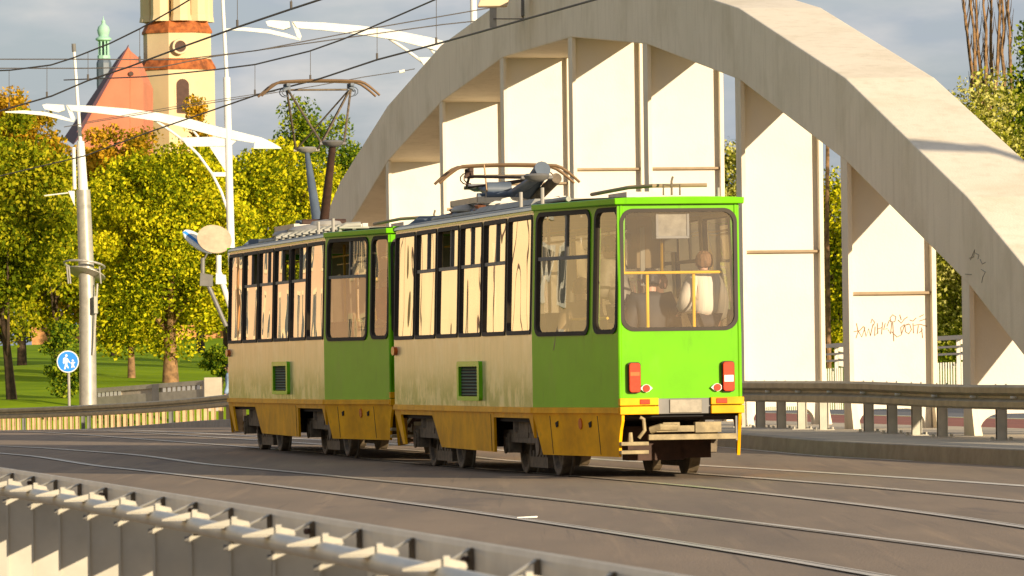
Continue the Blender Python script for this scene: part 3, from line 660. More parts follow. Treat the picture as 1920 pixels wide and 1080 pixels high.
def build_tram(near):
    root = empty('tram_car', (1.245, 65.84, 0) if near else (-1.477, 79.74, .047), .1889 if near else .1903)
    body = MB(); cab = MB(); cab2 = MB()
    ends = [((-HW, T2), (-HF, TF)), ((HW, T2), (HF, TF)), ((-HW, TE), (-HF, TN)), ((HW, TE), (HF, TN))]
    # straight sides
    for s in (-1, 1):
        body = MB()
        for k in range(6):
            P, L = mkP(s * HW, T2 + k * PB, s * HW, T2 + (k + 1) * PB)
            hole = (.075, PB - .075, 1.60, 2.845)
            holed(body, P, (0, L, ZB, ZG), 0, hole, .05, -.05, 0)
        body.build('body_side', M['cream'], root)
    for s in (-1, 1):
        for k in range(6):
            P, L = mkP(s * HW, T2 + k * PB, s * HW, T2 + (k + 1) * PB); hole = (.075, PB - .075, 1.60, 2.845)
            if 1 <= k <= 4: window(root, 'side_window', P, hole, .04, M['pane'], 2.385, .46 + .06 * ((k * 7) % 3 - 1), {3: 1, 1: None}.get(k) if s < 0 and near else ({1: 1, 2: 0, 4: 0}.get(k) if s < 0 else None))
            else: window(root, 'side_window', P, hole, .04, M['pane'])
    # tapered ends
    for (a, b) in ends:
        P, L = mkP(a[0], a[1], b[0], b[1]); cb_ = cab if b[1] < 0 else cab2
        holed(cb_, P, (0, L * .695, ZB, ZG), 0, (.12, 1.50, 1.575, 2.86), .09, -.05, 0)
        holed(cb_, P, (L * .695, L, ZB, ZG), 0, (1.68, 2.235, 1.585, 2.86), .09, -.05, 0)
    for (t, s) in ((TF, -1), (TN, 1)):
        def P(u, z, d, t=t, s=s): return (u, t + s * d, z)
        holed(cab if s < 0 else cab2, P, (-HF, HF, ZB, ZG), 0, (-.61, .61, 1.60, 2.845), .13, -.05, 0)
    for (a, b) in ends:
        (cab if b[1] < 0 else cab2).tube([(b[0] * .985, b[1] + (.012 if b[1] < 0 else -.012), ZB), (b[0] * .985 * 1.0, b[1] + (.012 if b[1] < 0 else -.012), ZW), (b[0] * .985 - (.03 if b[0] > 0 else -.03), b[1] + (.012 if b[1] < 0 else -.012), ZG)], .024, 10)
    cab.build('cab_shell', M['green'], root); cab2.build('cab_shell', M['green'], root)
    for i, (a, b) in enumerate(ends):
        P, L = mkP(a[0], a[1], b[0], b[1])
        window(root, 'corner_window', P, (.12, 1.50, 1.575, 2.86), .09, M['pane_taper'], 2.385, .55, 0 if not near and i == 0 else None)
        window(root, 'corner_window', P, (1.68, 2.235, 1.585, 2.86), .09, M['pane_taper'])
    for (t, s) in ((TF, -1), (TN, 1)):
        def P(u, z, d, t=t, s=s): return (u, t + s * d, z)
        window(root, 'rear_window' if s < 0 else 'windscreen', P, (-.61, .61, 1.60, 2.845), .12, M['pane_rear'], thick=.028, frame_d=.012)
    # belt rail and skirts
    for s in (-1, 1):
        m = MB()
        for (a, b) in [((s * HW, T2), (s * HW, TE)), ((s * HW, T2), (s * HF, TF)), ((s * HW, TE), (s * HF, TN))]:
            P, L = mkP(a[0], a[1], b[0], b[1]); ov = .02
            m.hexa([P(-ov, .705, -.04), P(L + ov, .705, -.04), P(L + ov, .705, .028), P(-ov, .705, .028)], [P(-ov, .77, -.04), P(L + ov, .77, -.04), P(L + ov, .765, .022), P(-ov, .765, .022)])
        m.build('belt_rail', M['yellow'], root)
        P, L = mkP(s * HW, 0, s * HW, 1)
        for pts in ([(8.46, .70), (8.05, .70), (7.80, .28), (7.97, .28)], [(5.85, .70), (1.77, .70), (1.85, .25), (5.27, .27)], [(-.28, .70), (-.56, .70), (-.565, .43)]):
            MB().prism(pts, lambda u, z: P(u, z, .0 - (.70 - z) * .05), lambda u, z: P(u, z, -.03 - (.70 - z) * .05)).build('skirt_panel', M['yellow'], root)
        MB().prism([(8.45, .705), (-.57, .705), (-.57, .645), (8.45, .645)], lambda u, z: P(u, z, -.004), lambda u, z: P(u, z, -.03)).build('sill', M['yellow'], root)
        for (a, b) in [((s * HW, T2), (s * HF, TF)), ((s * HW, TE), (s * HF, TN))]:
            Q, L = mkP(a[0], a[1], b[0], b[1])
            MB().prism([(0, .705), (2.36, .705), (2.345, .62), (2.29, .52), (2.25, .40), (2.22, .24), (.22, .25)], lambda u, z: Q(u, z, .004 - (.70 - z) * .05), lambda u, z: Q(u, z, -.028 - (.70 - z) * .05)).build('skirt_panel', M['yellow'], root)
            if b[1] < 0:
                for uu in (.46, 1.72):
                    d = MB(); d.prism([(uu, .675), (uu + .012, .675), (uu + .05, .262), (uu + .038, .262)], lambda u, z: Q(u, z, .007 - (.70 - z) * .05), lambda u, z: Q(u, z, .0 - (.70 - z) * .05)); d.build('panel_joint', M['rust'], root)
                for uu, zz in ((.62, .60), (1.50, .60)):
                    d = MB(); d.prism([(uu, zz), (uu + .07, zz + .02), (uu + .06, zz - .04), (uu + .02, zz - .05)], lambda u, z: Q(u, z, .010), lambda u, z: Q(u, z, -.01)); d.build('latch', M['black'], root)
                d = MB(); d.prism([(1.28 + .045 * math.cos(t), .59 + .06 * math.sin(t)) for t in [k * math.pi / 6 for k in range(12)]], lambda u, z: Q(u, z, .016 - (.70 - z) * .05), lambda u, z: Q(u, z, -.0)); d.build('side_reflector', M['amber'], root)
        d = MB(); d.prism([(1.93, .68), (1.945, .68), (2.0, .26), (1.985, .26)], lambda u, z: P(u, z, .005 - (.70 - z) * .05), lambda u, z: P(u, z, -.01 - (.70 - z) * .05)); d.build('panel_joint', M['rust'], root)
        # ventilation grille on the side wall and marker lamp
        g = MB(); holed(g, P, (2.42, 3.84, .83, 1.285), .05, (2.54, 3.72, .88, 1.225), .02, -.0, .045); gr_ = g.build('air_intake', M['green'], root)
        g = MB(); g.hexa([P(2.5, .85, .004), P(3.76, .85, .004), P(3.76, 1.25, .004), P(2.5, 1.25, .004)], [P(2.5, .85, .008), P(3.76, .85, .008), P(3.76, 1.25, .008), P(2.5, 1.25, .008)]); g.build('dark_mesh', M['black'], gr_)
        g = MB()
        for q in range(9): g.hexa([P(2.54, .90 + q * .037, .006), P(3.72, .90 + q * .037, .006), P(3.72, .915 + q * .037, .006), P(2.54, .915 + q * .037, .006)], [P(2.54, .895 + q * .037, .022), P(3.72, .895 + q * .037, .022), P(3.72, .90 + q * .037, .022), P(2.54, .90 + q * .037, .022)])
        g.build('louvre', M['dgreen'], gr_)
        g = MB(); g.prism([(8.27 + .12 * math.cos(t), 1.43 + .055 * math.sin(t)) for t in [k * math.pi / 8 for k in range(16)]], lambda u, z: P(u, z, .045), lambda u, z: P(u, z, 0)); g.build('marker_lamp', M['amber'], root)
    # bumper, lamps, coupler at both ends
    for (t, s) in ((TF, -1), (TN, 1)):
        def B(x0, x1, z0, z1, d0, d1, nm, m, bev=.006):
            q = MB(); q.box(x0, x1, min(t + s * d0, t + s * d1), max(t + s * d0, t + s * d1), z0, z1); return q.build(nm, m, root, bevel=bev)
        B(-.675, -.255, .785, .862, -.02, .075, 'bumper', M['yellow']); B(-.675, -.255, .69, .775, -.02, .085, 'bumper', M['yellow'])
        B(.315, .675, .785, .862, -.02, .075, 'bumper', M['yellow']); B(.315, .675, .69, .775, -.02, .085, 'bumper', M['yellow'])
        B(-.255, .315, .69, .855, -.02, .035, 'bumper_plate', M['grey']); B(-.13, .22, .70, .845, .03, .05, 'cover_plate', M['plate'])
        B(-.46, -.35, .795, .85, .07, .085, 'reflector', M['red']); B(.37, .49, .795, .85, .07, .085, 'reflector', M['red'])
        for x in (-.508, .512):
            q = MB(); v = []; w, z0, z1, r = .06, .925, 1.235, .03
            holep = [(x + sx * (w - r) + r * math.cos(a), zc + r * math.sin(a)) for sx, zc, a0 in ((1, z1 - r, 0), (-1, z1 - r, 90), (-1, z0 + r, 180), (1, z0 + r, 270)) for a in [R(a0 + k * 22.5) for k in range(5)]]
            q.prism(holep, lambda u, z: (u, t + s * .03, z), lambda u, z: (u, t + s * .075, z)); L_ = q.build('tail_light', M['red'], root, bevel=.006)
            holep2 = [((u - x) * 1.16 + x, (z - 1.08) * 1.06 + 1.08) for u, z in holep]
            MB().prism(holep2, lambda u, z: (u, t + s * .01, z), lambda u, z: (u, t + s * .045, z)).build('bezel', M['rust'], L_)
            if x > 0: MB().box(x - .05, x + .05, t + (s * .078 if s < 0 else .07), t + (s * .07 if s < 0 else .078), 1.025, 1.095).build('white_lens', M['white'], L_)
            else: MB().box(x - .05, x + .05, t + (s * .078 if s < 0 else .07), t + (s * .07 if s < 0 else .078), 1.10, 1.14).build('amber_lens', M['amber'], L_)
        for x in (-.379, .392):
            q = MB(); q.cyl((x, t + s * .01, .966), (x, t + s * .055, .966), .038, 20); rf = q.build('reflector', M['red'], root)
            q = MB(); q.prism([(x - .068, .966), (x - .03, 1.0), (x, 1.010), (x + .03, 1.0), (x + .068, .966), (x + .03, .932), (x, .922), (x - .03, .932)], lambda u, z: (u, t + s * .0, z), lambda u, z: (u, t + s * .042, z)); q.build('reflector_base', M['white'], rf)
        B(-.36, .60, .415, .475, -.02, .04, 'coupler_beam', M['tan']); B(-.66, -.36, .36, .40, -.06, .04, 'step', M['tan']); B(-.66, -.36, .27, .31, -.06, .04, 'step', M['tan'])
        q = MB(); q.box(-.28, .30, min(t + s * .0, t + s * .06), max(t + s * .0, t + s * .06), .50, .565); q.box(.14, .42, min(t - s * .02, t + s * .08), max(t - s * .02, t + s * .08), .49, .60); q.tube([(-.33, t, .52), (-.24, t + s * .06, .55), (-.05, t + s * .04, .545)], .04, 8); q.box(-.2, -.02, t - .03, t + .03, .56, .60)
        q.build('coupler', M['tan'] if near else M['rust'], root)
        q = MB(); q.tube([(-.46, t, .44), (-.40, t + s * .02, .52), (-.41, t + s * .02, .64), (-.45, t + s * .02, .66)], .02, 8); q.build('hose', M['tan'], root)
        q = MB(); q.tube([(-.55, t, .40), (-.55, t, .50)], [.03, .02], 8); q.build('hose', M['tan'], root)
        q = MB(); q.box(.59, .61, t - .02, t + .02, .40, .66); q.build('bracket', M['grey'], root)
    # underframe
    q = MB(); q.box(-1.08, 1.08, T2 - .1, TE + .1, .60, .88); q.hexa([(-.62, TF + .05, .66), (.62, TF + .05, .66), (1.08, T2 - .1, .60), (-1.08, T2 - .1, .60)], [(-.62, TF + .05, .88), (.62, TF + .05, .88), (1.08, T2 - .1, .88), (-1.08, T2 - .1, .88)])
    q.hexa([(-1.08, TE + .1, .60), (1.08, TE + .1, .60), (.62, TN - .05, .66), (-.62, TN - .05, .66)], [(-1.08, TE + .1, .88), (1.08, TE + .1, .88), (.62, TN - .05, .88), (-.62, TN - .05, .88)])
    q.box(-.95, .95, 2.6, 5.1, .30, .60); q.build('underframe', M['black'], root)
    q = MB(); q.box(-.30, .32, -1.5, -1.2, .18, .55); q.box(.28, .62, -1.5, -1.3, .20, .50); q.build('gear_box', M['rust'], root)
    for tc in (.95, 6.95): bogie(root, tc)
    # roof
    def hw(t):
        if t < T2: return HWT - (HWT - HF + .035) * ((T2 - t) / (T2 - TF)) 
        if t > TE: return HWT - (HWT - HF + .035) * ((t - TE) / (TN - TE))
        return HWT
    ts = [TF - .03, T2, T2 + 1.5, T2 + 4.5, TE - 1.5, TE, TN + .03]
    def roofgrid(ts, e, dz, under=None):
        m = MB(); rows = []
        for t in ts:
            w = hw(t) + e; rows.append([(w * math.sin(a), t, 2.945 + dz + .115 * math.cos(a)) for a in [math.pi / 2 * k / 8 for k in range(-8, 9)]])
        m.grid(rows)
        if under: m.grid([[(x, y, z) for x, y, z in (r[0], r[-1])] for r in rows])
        return m
    roofgrid([T2 - .05, T2 + 1.5, T2 + 4.5, TE - 1.5, TE + .05], .02, .0, True).build('roof', M['roof'], root, smooth=True)
    for s in (-1, 1):
        m = MB(); P, L = mkP(s * HW, T2, s * HW, TE)
        m.hexa([P(0, 2.90, -.02), P(L, 2.90, -.02), P(L, 2.90, .006), P(0, 2.90, .006)], [P(0, 2.925, -.02), P(L, 2.925, -.02), P(L, 2.925, .006), P(0, 2.925, .006)]); m.build('gutter', M['green'], root)
        m = MB(); m.hexa([P(0, 2.927, -.02), P(L, 2.927, -.02), P(L, 2.927, .03), P(0, 2.927, .03)], [P(0, 2.957, -.02), P(L, 2.957, -.02), P(L, 2.957, .022), P(0, 2.957, .022)]); m.build('gutter_lip', M['cream'], root)
    for t0, t1 in ((TF - .075, T2 - .02), (TE + .02, TN + .075)):
        o0, o1 = (hw(TF) + .075, HWT + .035) if t0 < 0 else (HWT + .035, hw(TN) + .075)
        m = MB(); n = 16
        def rim(z, e=0): 
            return [(-o0 - e, t0 - (e if t0 < 0 else 0), z), (o0 + e, t0 - (e if t0 < 0 else 0), z), (o1 + e, t1 + (e if t0 > 0 else 0), z), (-o1 - e, t1 + (e if t0 > 0 else 0), z)]
        m.hexa(rim(2.918), rim(2.985, .004)); c = m.build('canopy', M['green'], root, bevel=.008)
        m = MB(); rows = []
        for i in range(5):
            t = t0 + (t1 - t0) * i / 4; w = o0 + (o1 - o0) * i / 4 - .02; rows.append([(w * math.sin(a), t, 2.980 + .018 * math.cos(a)) for a in [math.pi / 2 * k / 8 for k in range(-8, 9)]])
        m.grid(rows); m.add(rows[0], [tuple(range(17))]); m.add(rows[-1], [tuple(range(17))]); m.build('canopy_roof', M['green'], c, smooth=True)
    # interior
    q = MB(); q.box(-1.05, 1.05, T2, TE, .885, .90); q.hexa([(-.6, TF + .1, .885), (.6, TF + .1, .885), (1.05, T2, .885), (-1.05, T2, .885)], [(-.6, TF + .1, .90), (.6, TF + .1, .90), (1.05, T2, .90), (-1.05, T2, .90)]); q.hexa([(-1.05, TE, .885), (1.05, TE, .885), (.6, TN - .1, .885), (-.6, TN - .1, .885)], [(-1.05, TE, .90), (1.05, TE, .90), (.6, TN - .1, .90), (-.6, TN - .1, .90)]); q.build('floor', M['floor'], root)
    q = MB(); q.box(-1.0, 1.0, T2, TE, 2.88, 2.895); q.hexa([(-.58, TF + .1, 2.88), (.58, TF + .1, 2.88), (1.0, T2, 2.88), (-1.0, T2, 2.88)], [(-.58, TF + .1, 2.895), (.58, TF + .1, 2.895), (1.0, T2, 2.895), (-1.0, T2, 2.895)]); q.build('ceiling', M['int'], root)
    q = MB()
    for k in range(10):
        for x in (-.78, .62):
            t = T2 + .2 + k * .86; q2 = MB(); q2.box(x - .2, x + .2, t, t + .40, 1.28, 1.33); q2.hexa([(x - .2, t - .02, 1.33), (x + .2, t - .02, 1.33), (x + .2, t + .02, 1.33), (x - .2, t + .02, 1.33)], [(x - .2, t - .09, 1.80), (x + .2, t - .09, 1.80), (x + .2, t - .05, 1.80), (x - .2, t - .05, 1.80)]); q2.box(x - .15, x + .15, t + .12, t + .26, .90, 1.28); q2.build('seat', M['seat'], root)
    q = MB(); q.box(-.56, .56, TF + .12, TF + .17, 2.182, 2.206) if 0 else q.tube([(-.56, TF + .22, 2.195), (.52, TF + .22, 2.195)], .016, 8)
    q.build('handrail', M['ylw'], root)
    for (x, t, z0, z1) in ((-.54, TF + .30, 2.20, 2.50), (-.29, TF + .26, .9, 2.19), (.215, TF + .26, .9, 2.19), (-.50, T2 - .3, .9, 2.88), (.50, T2 + .9, .9, 2.88), (-.45, 2.0, .9, 2.88), (.45, 3.6, .9, 2.88), (-.45, 5.2, .9, 2.88), (.5, 6.8, .9, 2.88)):
        q = MB(); q.tube([(x, t, z0), (x, t, z1)], .019, 8); q.build('handrail', M['ylw'], root)
    for s in (-1, 1):
        q = MB(); q.tube([(s * .5, T2, 2.72), (s * .5, TE, 2.72)], .014, 6); q.build('handrail', M['ylw'], root)
    q = MB(); q.tube([(-.85, -1.3, 1.72), (-.63, -2.1, 1.72)], .016, 6); q.build('handrail', M['ylw'], root)
    q = MB(); q.box(-.20, .11, TF + .08, TF + .3, 2.575, 2.87); d = q.build('route_display', M['jackg'], root)
    q = MB(); q.box(-.225, .135, TF + .07, TF + .3, 2.555, 2.58); q.box(-.225, -.2, TF + .07, TF + .3, 2.575, 2.87); q.box(.11, .135, TF + .07, TF + .3, 2.575, 2.87); q.build('frame', M['grey'], d)
    q = MB(); q.box(.28, .60, T2 + 1.2, T2 + 1.7, 2.3, 2.88); q.build('ceiling_box', M['crm'], root)
    q = MB(); q.box(-.9, .9, TE + .9, TE + .94, .9, 2.88) if 0 else q.box(-.9, -.15, TE + .8, TE + .84, .9, 2.88); q.box(.3, .9, TE + .8, TE + .84, .9, 2.88); q.build('cab_wall', M['int'], root)
    for (x, t, z0, z1, w) in ((-.56, .6, 1.75, 2.55, .05), (-.36, 1.8, 1.8, 2.5, .035), (-.10, 2.6, 1.85, 2.45, .10), (.08, 3.2, 1.9, 2.45, .04), (.30, .4, 2.1, 2.75, .05), (.33, 2.2, 1.95, 2.55, .16), (-.25, 4.4, 1.7, 2.4, .03)):  # white bars added in place of sunlit window frames and pillars
        q = MB(); q.box(x - w / 2, x + w / 2, t, t + .03, z0, z1); q.build('lit_patch', M['white'], root)
    q = MB(); q.hexa([(-.40, .2, 2.50), (.02, .2, 2.45), (.02, .3, 2.45), (-.40, .3, 2.50)], [(-.20, .2, 2.66), (.02, .2, 2.55), (.02, .3, 2.55), (-.20, .3, 2.66)]); q.build('lit_patch', M['white'], root)  # this panel and the next are added bright spots in the interior
    q = MB(); q.hexa([(.30, .9, 2.50), (.80, .9, 2.48), (.80, 1., 2.48), (.30, 1., 2.50)], [(.22, .9, 2.68), (.80, .9, 2.85), (.80, 1., 2.85), (.22, 1., 2.68)]); q.build('lit_patch', M['int'], root)
    # roof gear
    q = MB(); q.tube([(-.42, TF + 2.5, 3.10), (-.34, TF + .9, 3.125), (-.15, TF + .55, 3.13), (.42, TF + .45, 3.13)], .021, 8); q.build('roof_duct', M['ridge'], root)
    q = MB(); q.tube([(-.75, T2 - .1, 3.045), (-.75, TE - .6, 3.045)], .03, 8); q.build('cable_duct', M['roof'], root)
    for (x, t, z) in ((-.98, -.35, 3.18), (-.98, .9, 3.17), (.52, TF + .35, 3.10)):
        q = MB(); q.tube([(x, t, 2.97), (x, t, z)], .022 if t > -1 else .016, 8); q.build('roof_pin', M['lgrey'], root)
    q = MB(); q.tube([(.0, TF + .3, 3.02), (.0, TF + .3, 3.17), (.015, TF + .3, 3.22)], .012, 6); q.tube([(-.09, TF + .3, 3.02), (-.09, TF + .3, 3.135), (0, TF + .3, 3.125), (.09, TF + .3, 3.135), (.09, TF + .3, 3.02)], .010, 6); q.build('antenna', M['grime'], root)
    q = MB(); q.hexa([(-.85, 1.0, 3.03), (.5, 1.0, 3.03), (.5, 4.6, 3.03), (-.85, 4.6, 3.03)], [(-.78, 1.1, 3.10), (.42, 1.1, 3.10), (.42, 4.5, 3.10), (-.78, 4.5, 3.10)]); q.build('equipment_box', M['roof'], root)
    q = MB(); q.box(.0, .55, -.2, .8, 3.03, 3.13); q.build('equipment_box', M['lgrey'], root)
    q = MB(); q.hexa([(-.9, 8.7, 3.0), (.1, 8.7, 3.02), (.1, 9.6, 3.02), (-.8, 9.6, 3.0)], [(-.75, 8.8, 3.12), (.0, 8.8, 3.12), (.0, 9.5, 3.10), (-.7, 9.5, 3.08)]); q.build('equipment_box', M['slate'], root)
    q = MB(); q.tube([(-.7, 8.2, 3.06), (-.45, 7.4, 3.12), (-.55, 6.0, 3.10), (-.40, 4.8, 3.09)], .028, 8); q.tube([(-.3, 8.6, 3.06), (-.15, 7.8, 3.14), (-.25, 6.2, 3.12)], .022, 8); q.build('roof_cable', M['slate'], root, smooth=True)
    q = MB(); q.lathe([(.0, .16), (.16, .13), (.20, .09), (.2, .07), (.10, .05), (.10, -.02)], 18, (-.55, 6.6, 3.04)); q.build('surge_arrester', M['lgrey'], root, smooth=True)
    if not near:
        for k in range(10):
            q = MB(); q.tube([(-.98, -.9 + k * .62, 2.99), (-.98, -.9 + k * .62, 3.03), (-.90, -.9 + k * .62, 3.075), (-.70, -.9 + k * .62, 3.085)], .035, 6); q.box(-1.0, -.6, -.98 + k * .62, -.80 + k * .62, 3.03, 3.055); q.build('resistor', M['roof'], root)
        q = MB(); q.lathe([(.0, .13), (.22, .10), (.30, .05), (.30, .03), (.05, .0)], 18, (-.5, 4.8, 3.10)); q.build('ventilator', M['lgrey'], root, smooth=True)
        q = MB(); q.lathe([(.0, .13), (.2, .10), (.24, .05), (.22, .0)], 18, (-.2, 5.1, 3.18)); q.build('ventilator', M['lgrey'], root, smooth=True)
    pantograph(root, 3.66 if near else 5.35, not near)
    return root
tg = 'two coupled green and cream tram cars'
t1 = build_tram(True); tag(t1, 'nearer green and cream tram car with its pantograph folded down', 'tram', tg)
t2 = build_tram(False); tag(t2, 'farther green, cream and yellow tram car, leading car with its pantograph raised', 'tram', tg)

# ------------------------------------------------------------------ trees
def leaves(name, pts, size, m, parent, seed=0):
    g = np.random.default_rng(seed); n = len(pts)
    a = g.normal(size=(n, 3)); a /= np.linalg.norm(a, axis=1)[:, None]; b = g.normal(size=(n, 3)); b -= a * (a * b).sum(1)[:, None]; b /= np.linalg.norm(b, axis=1)[:, None]
    sz = size * .62 * g.uniform(.35, 1.5, (n, 1)); a = a * sz; b = b * sz * .62
    v = np.empty((n, 4, 3)); v[:, 0] = pts - a; v[:, 1] = pts - b; v[:, 2] = pts + a; v[:, 3] = pts + b
    me = bpy.data.meshes.new(name); me.vertices.add(n * 4); me.vertices.foreach_set('co', v.reshape(-1)); me.loops.add(n * 4); me.loops.foreach_set('vertex_index', np.arange(n * 4, dtype=np.int32))
    me.polygons.add(n); me.polygons.foreach_set('loop_start', np.arange(0, n * 4, 4, dtype=np.int32)); me.polygons.foreach_set('loop_total', np.full(n, 4, dtype=np.int32)); me.update(); me.validate()
    o = bpy.data.objects.new(name, me); C.objects.link(o); me.materials.append(m); o.parent = parent; return o
def tree(name, x, Y, z0, label, cat, rx, ry, zc, rz, nclump, nleaf, size, lm, tr=.18, bark='bark', seed=1, lean=0, shape=None, droop=0, group='park trees', crown_x=0, forks=7):
    g = np.random.default_rng(seed); root = empty(name, (x, Y, z0)); tag(root, label, cat, group)
    cl = []
    while len(cl) < nclump:
        p = g.uniform(-1, 1, 3); r = np.linalg.norm(p)
        if r > 1 or r < .25: continue
        if shape == 'cone' and math.hypot(p[0], p[1]) > (1.02 - (p[2] + 1) / 2) ** .8: continue
        cl.append([p[0] * rx + crown_x, p[1] * ry, zc + p[2] * rz])
    nleaf = int(nleaf * 2.2); cl = np.array(cl); k = g.integers(0, nclump, nleaf); cr_ = g.uniform(.55, 1.35, nclump) * (rx + rz) * (.155 if nclump > 60 else .21)
    d = g.normal(size=(nleaf, 3)); d /= np.linalg.norm(d, axis=1)[:, None]; d *= (g.uniform(0, 1, (nleaf, 1)) ** .45)
    d[:, 2] *= .75; pts = cl[k] + d * cr_[k][:, None]
    if droop: pts[:, 2] -= droop * g.uniform(0, 1, nleaf) ** 2 * (np.hypot(pts[:, 0], pts[:, 1]) / rx)
    pts = pts[pts[:, 2] > .05]
    leaves('crown', pts, size, lm, root, seed)
    mb = MB(); top = zc + rz * .35; c = lambda t: (lean * t * 1.0 + crown_x * max(0, t) ** 1.5 * .5, 0, t * top)
    mb.tube([c(-.06), c(.02), c(.15), c(.4), c(.7), c(1)], [tr * 1.5, tr * 1.25, tr, tr * .8, tr * .5, tr * .2], 9)
    for i in range(forks):
        q = cl[i * max(1, nclump // forks)]; t = .18 + .5 * i / forks; a = Vector(c(t)); e = Vector(q); m_ = a.lerp(e, .5) + Vector((0, 0, rz * .05)); mb.tube([a, m_, e], [tr * .5, tr * .32, tr * .12], 6)
    mb.build('trunk', M[bark], root, smooth=True); return root
def T(px, py, Y):                                       # base point from the picture
    p = at(px, py, Y); return p.x, Y, p.z
def ht(py, Y, z0, px=960): return at(px, py, Y).z - z0
def park(name, px, Y, ytop, ybot, wpx, label, lm, nclump=70, nleaf=15000, size=.13, cat='tree', base=None, **k):
    x = at(px, 600, Y).x; z0 = parkz(Y) - .05 if base is None else base
    zt = at(px, ytop, Y).z - z0; zb = at(px, ybot, Y).z - z0; rx = wpx / 2 * Y / F
    zc, rz = (zt + zb) / 2, (zt - zb) / 2
    s = .84 if 'cone' != k.get('shape') else .92
    return tree(name, x, Y, z0, label, cat, rx * s, rx * s, zc, rz * s, nclump, nleaf, size, lm, **k)
park('autumn_tree', 20, 197, 175, 665, 330, 'broad green and ochre tree at the far left with a dark leaning trunk', M['l_mix'], seed=3, lean=-.5, crown_x=-.3, tr=.15, nleaf=22000, size=.12)
park('autumn_tree', 105, 232, 300, 660, 230, 'low yellow green tree between the far left trunk and the thick mast', M['l_yel'], seed=4, nleaf=14000, tr=.12)
park('autumn_tree', 40, 262, 160, 420, 170, 'ochre topped tree standing behind the far left tree', M['l_org'], seed=5, nleaf=10000, size=.15)
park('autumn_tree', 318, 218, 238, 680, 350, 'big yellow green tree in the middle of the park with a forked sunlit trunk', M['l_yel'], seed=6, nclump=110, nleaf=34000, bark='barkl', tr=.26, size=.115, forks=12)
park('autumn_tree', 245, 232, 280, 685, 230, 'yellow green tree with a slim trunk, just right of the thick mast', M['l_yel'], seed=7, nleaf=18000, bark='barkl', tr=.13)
park('autumn_tree', 515, 250, 215, 660, 270, 'bright yellow tree rising behind the farther tram car', M['l_yel'], seed=8, nclump=90, nleaf=26000, size=.13)
park('autumn_tree', 425, 268, 235, 620, 200, 'yellow green tree behind the tall white lamp mast', M['l_mix'], seed=17, nclump=70, nleaf=15000, size=.13)
park('tall_tree', 570, 320, 160, 560, 160, 'tall dark green tree with a pointed top behind the raised pantograph', M['l_grn'], seed=9, nclump=80, nleaf=17000, size=.15, shape='cone')
park('tall_tree', 650, 330, 165, 580, 170, 'tall dark green tree between the raised pantograph and the arch', M['l_grn'], seed=10, nclump=80, nleaf=17000, size=.15, shape='cone')
park('autumn_tree', 610, 262, 290, 620, 150, 'yellow tree under the dark green tops beside the arch foot', M['l_yel'], seed=19, nclump=60, nleaf=12000, size=.13)
park('autumn_tree', 215, 300, 222, 440, 240, 'orange leaved tree in front of the red gabled church', M['l_org'], seed=11, nleaf=11000, size=.15)
park('autumn_tree', 375, 290, 178, 400, 105, 'small pointed ochre tree in front of the yellow church tower', M['l_org'], seed=12, nleaf=7000, size=.13, shape='cone')
park('autumn_tree', 70, 345, 400, 665, 330, 'far yellow green tree filling the gap behind the leaning trunk', M['l_mix'], seed=31, nclump=60, nleaf=9000, size=.2)
park('autumn_tree', 250, 342, 420, 662, 330, 'far ochre tree behind the middle of the park', M['l_org'], seed=32, nclump=60, nleaf=9000, size=.2)
park('autumn_tree', 400, 340, 400, 662, 300, 'far green tree behind the disc reflectors', M['l_mix'], seed=33, nclump=60, nleaf=9000, size=.2)
park('autumn_tree', -60, 250, 250, 690, 260, 'dense green tree cut by the left picture edge', M['l_mix'], seed=34, nclump=60, nleaf=12000, size=.13)
park('shrub', 118, 198, 600, 750, 90, 'loose dark green shrub behind the round blue sign', M['l_grn'], cat='shrub', seed=13, nclump=30, nleaf=3000, size=.09, tr=.04, forks=5)
park('shrub', 415, 205, 640, 712, 90, 'low green shrub behind the concrete block', M['l_grn'], cat='shrub', seed=14, nclump=30, nleaf=3500, size=.09, tr=.03, forks=5)
# right bank
park('willow_tree', 1860, 200, 112, 700, 330, 'pale leafed willow at the right edge above the arch', M['l_wil'], seed=20, nclump=110, nleaf=36000, size=.11, droop=1.0, group='trees on the right bank')
park('willow_tree', 1985, 215, -10, 560, 210, 'green tree cut by the right picture edge', M['l_grn'], seed=21, nclump=60, nleaf=14000, size=.13, group='trees on the right bank')
park('willow_tree', 1560, 236, 265, 760, 190, 'ochre willow seen through the gap left of the graffiti panel', M['l_yel'], seed=22, nclump=80, nleaf=20000, size=.12, droop=1.4, group='trees on the right bank')
park('willow_tree', 1375, 246, 246, 700, 190, 'dull green willow seen through the gap right of the nearer tram', M['l_wil'], seed=23, nclump=70, nleaf=15000, size=.12, droop=1.2, group='trees on the right bank')
park('willow_tree', 1765, 226, 330, 740, 170, 'dark green tree seen through the gap right of the graffiti panel', M['l_grn'], seed=24, nclump=80, nleaf=18000, size=.12, group='trees on the right bank')
park('willow_tree', 1205, 262, 190, 700, 150, 'narrow green tree behind the middle of the arch', M['l_wil'], seed=25, nclump=50, nleaf=10000, size=.13, group='trees on the right bank')
park('willow_tree', 1660, 300, 300, 740, 240, 'yellowing tree far behind the right half of the arch', M['l_mix'], seed=26, nclump=60, nleaf=12000, size=.16, group='trees on the right bank')
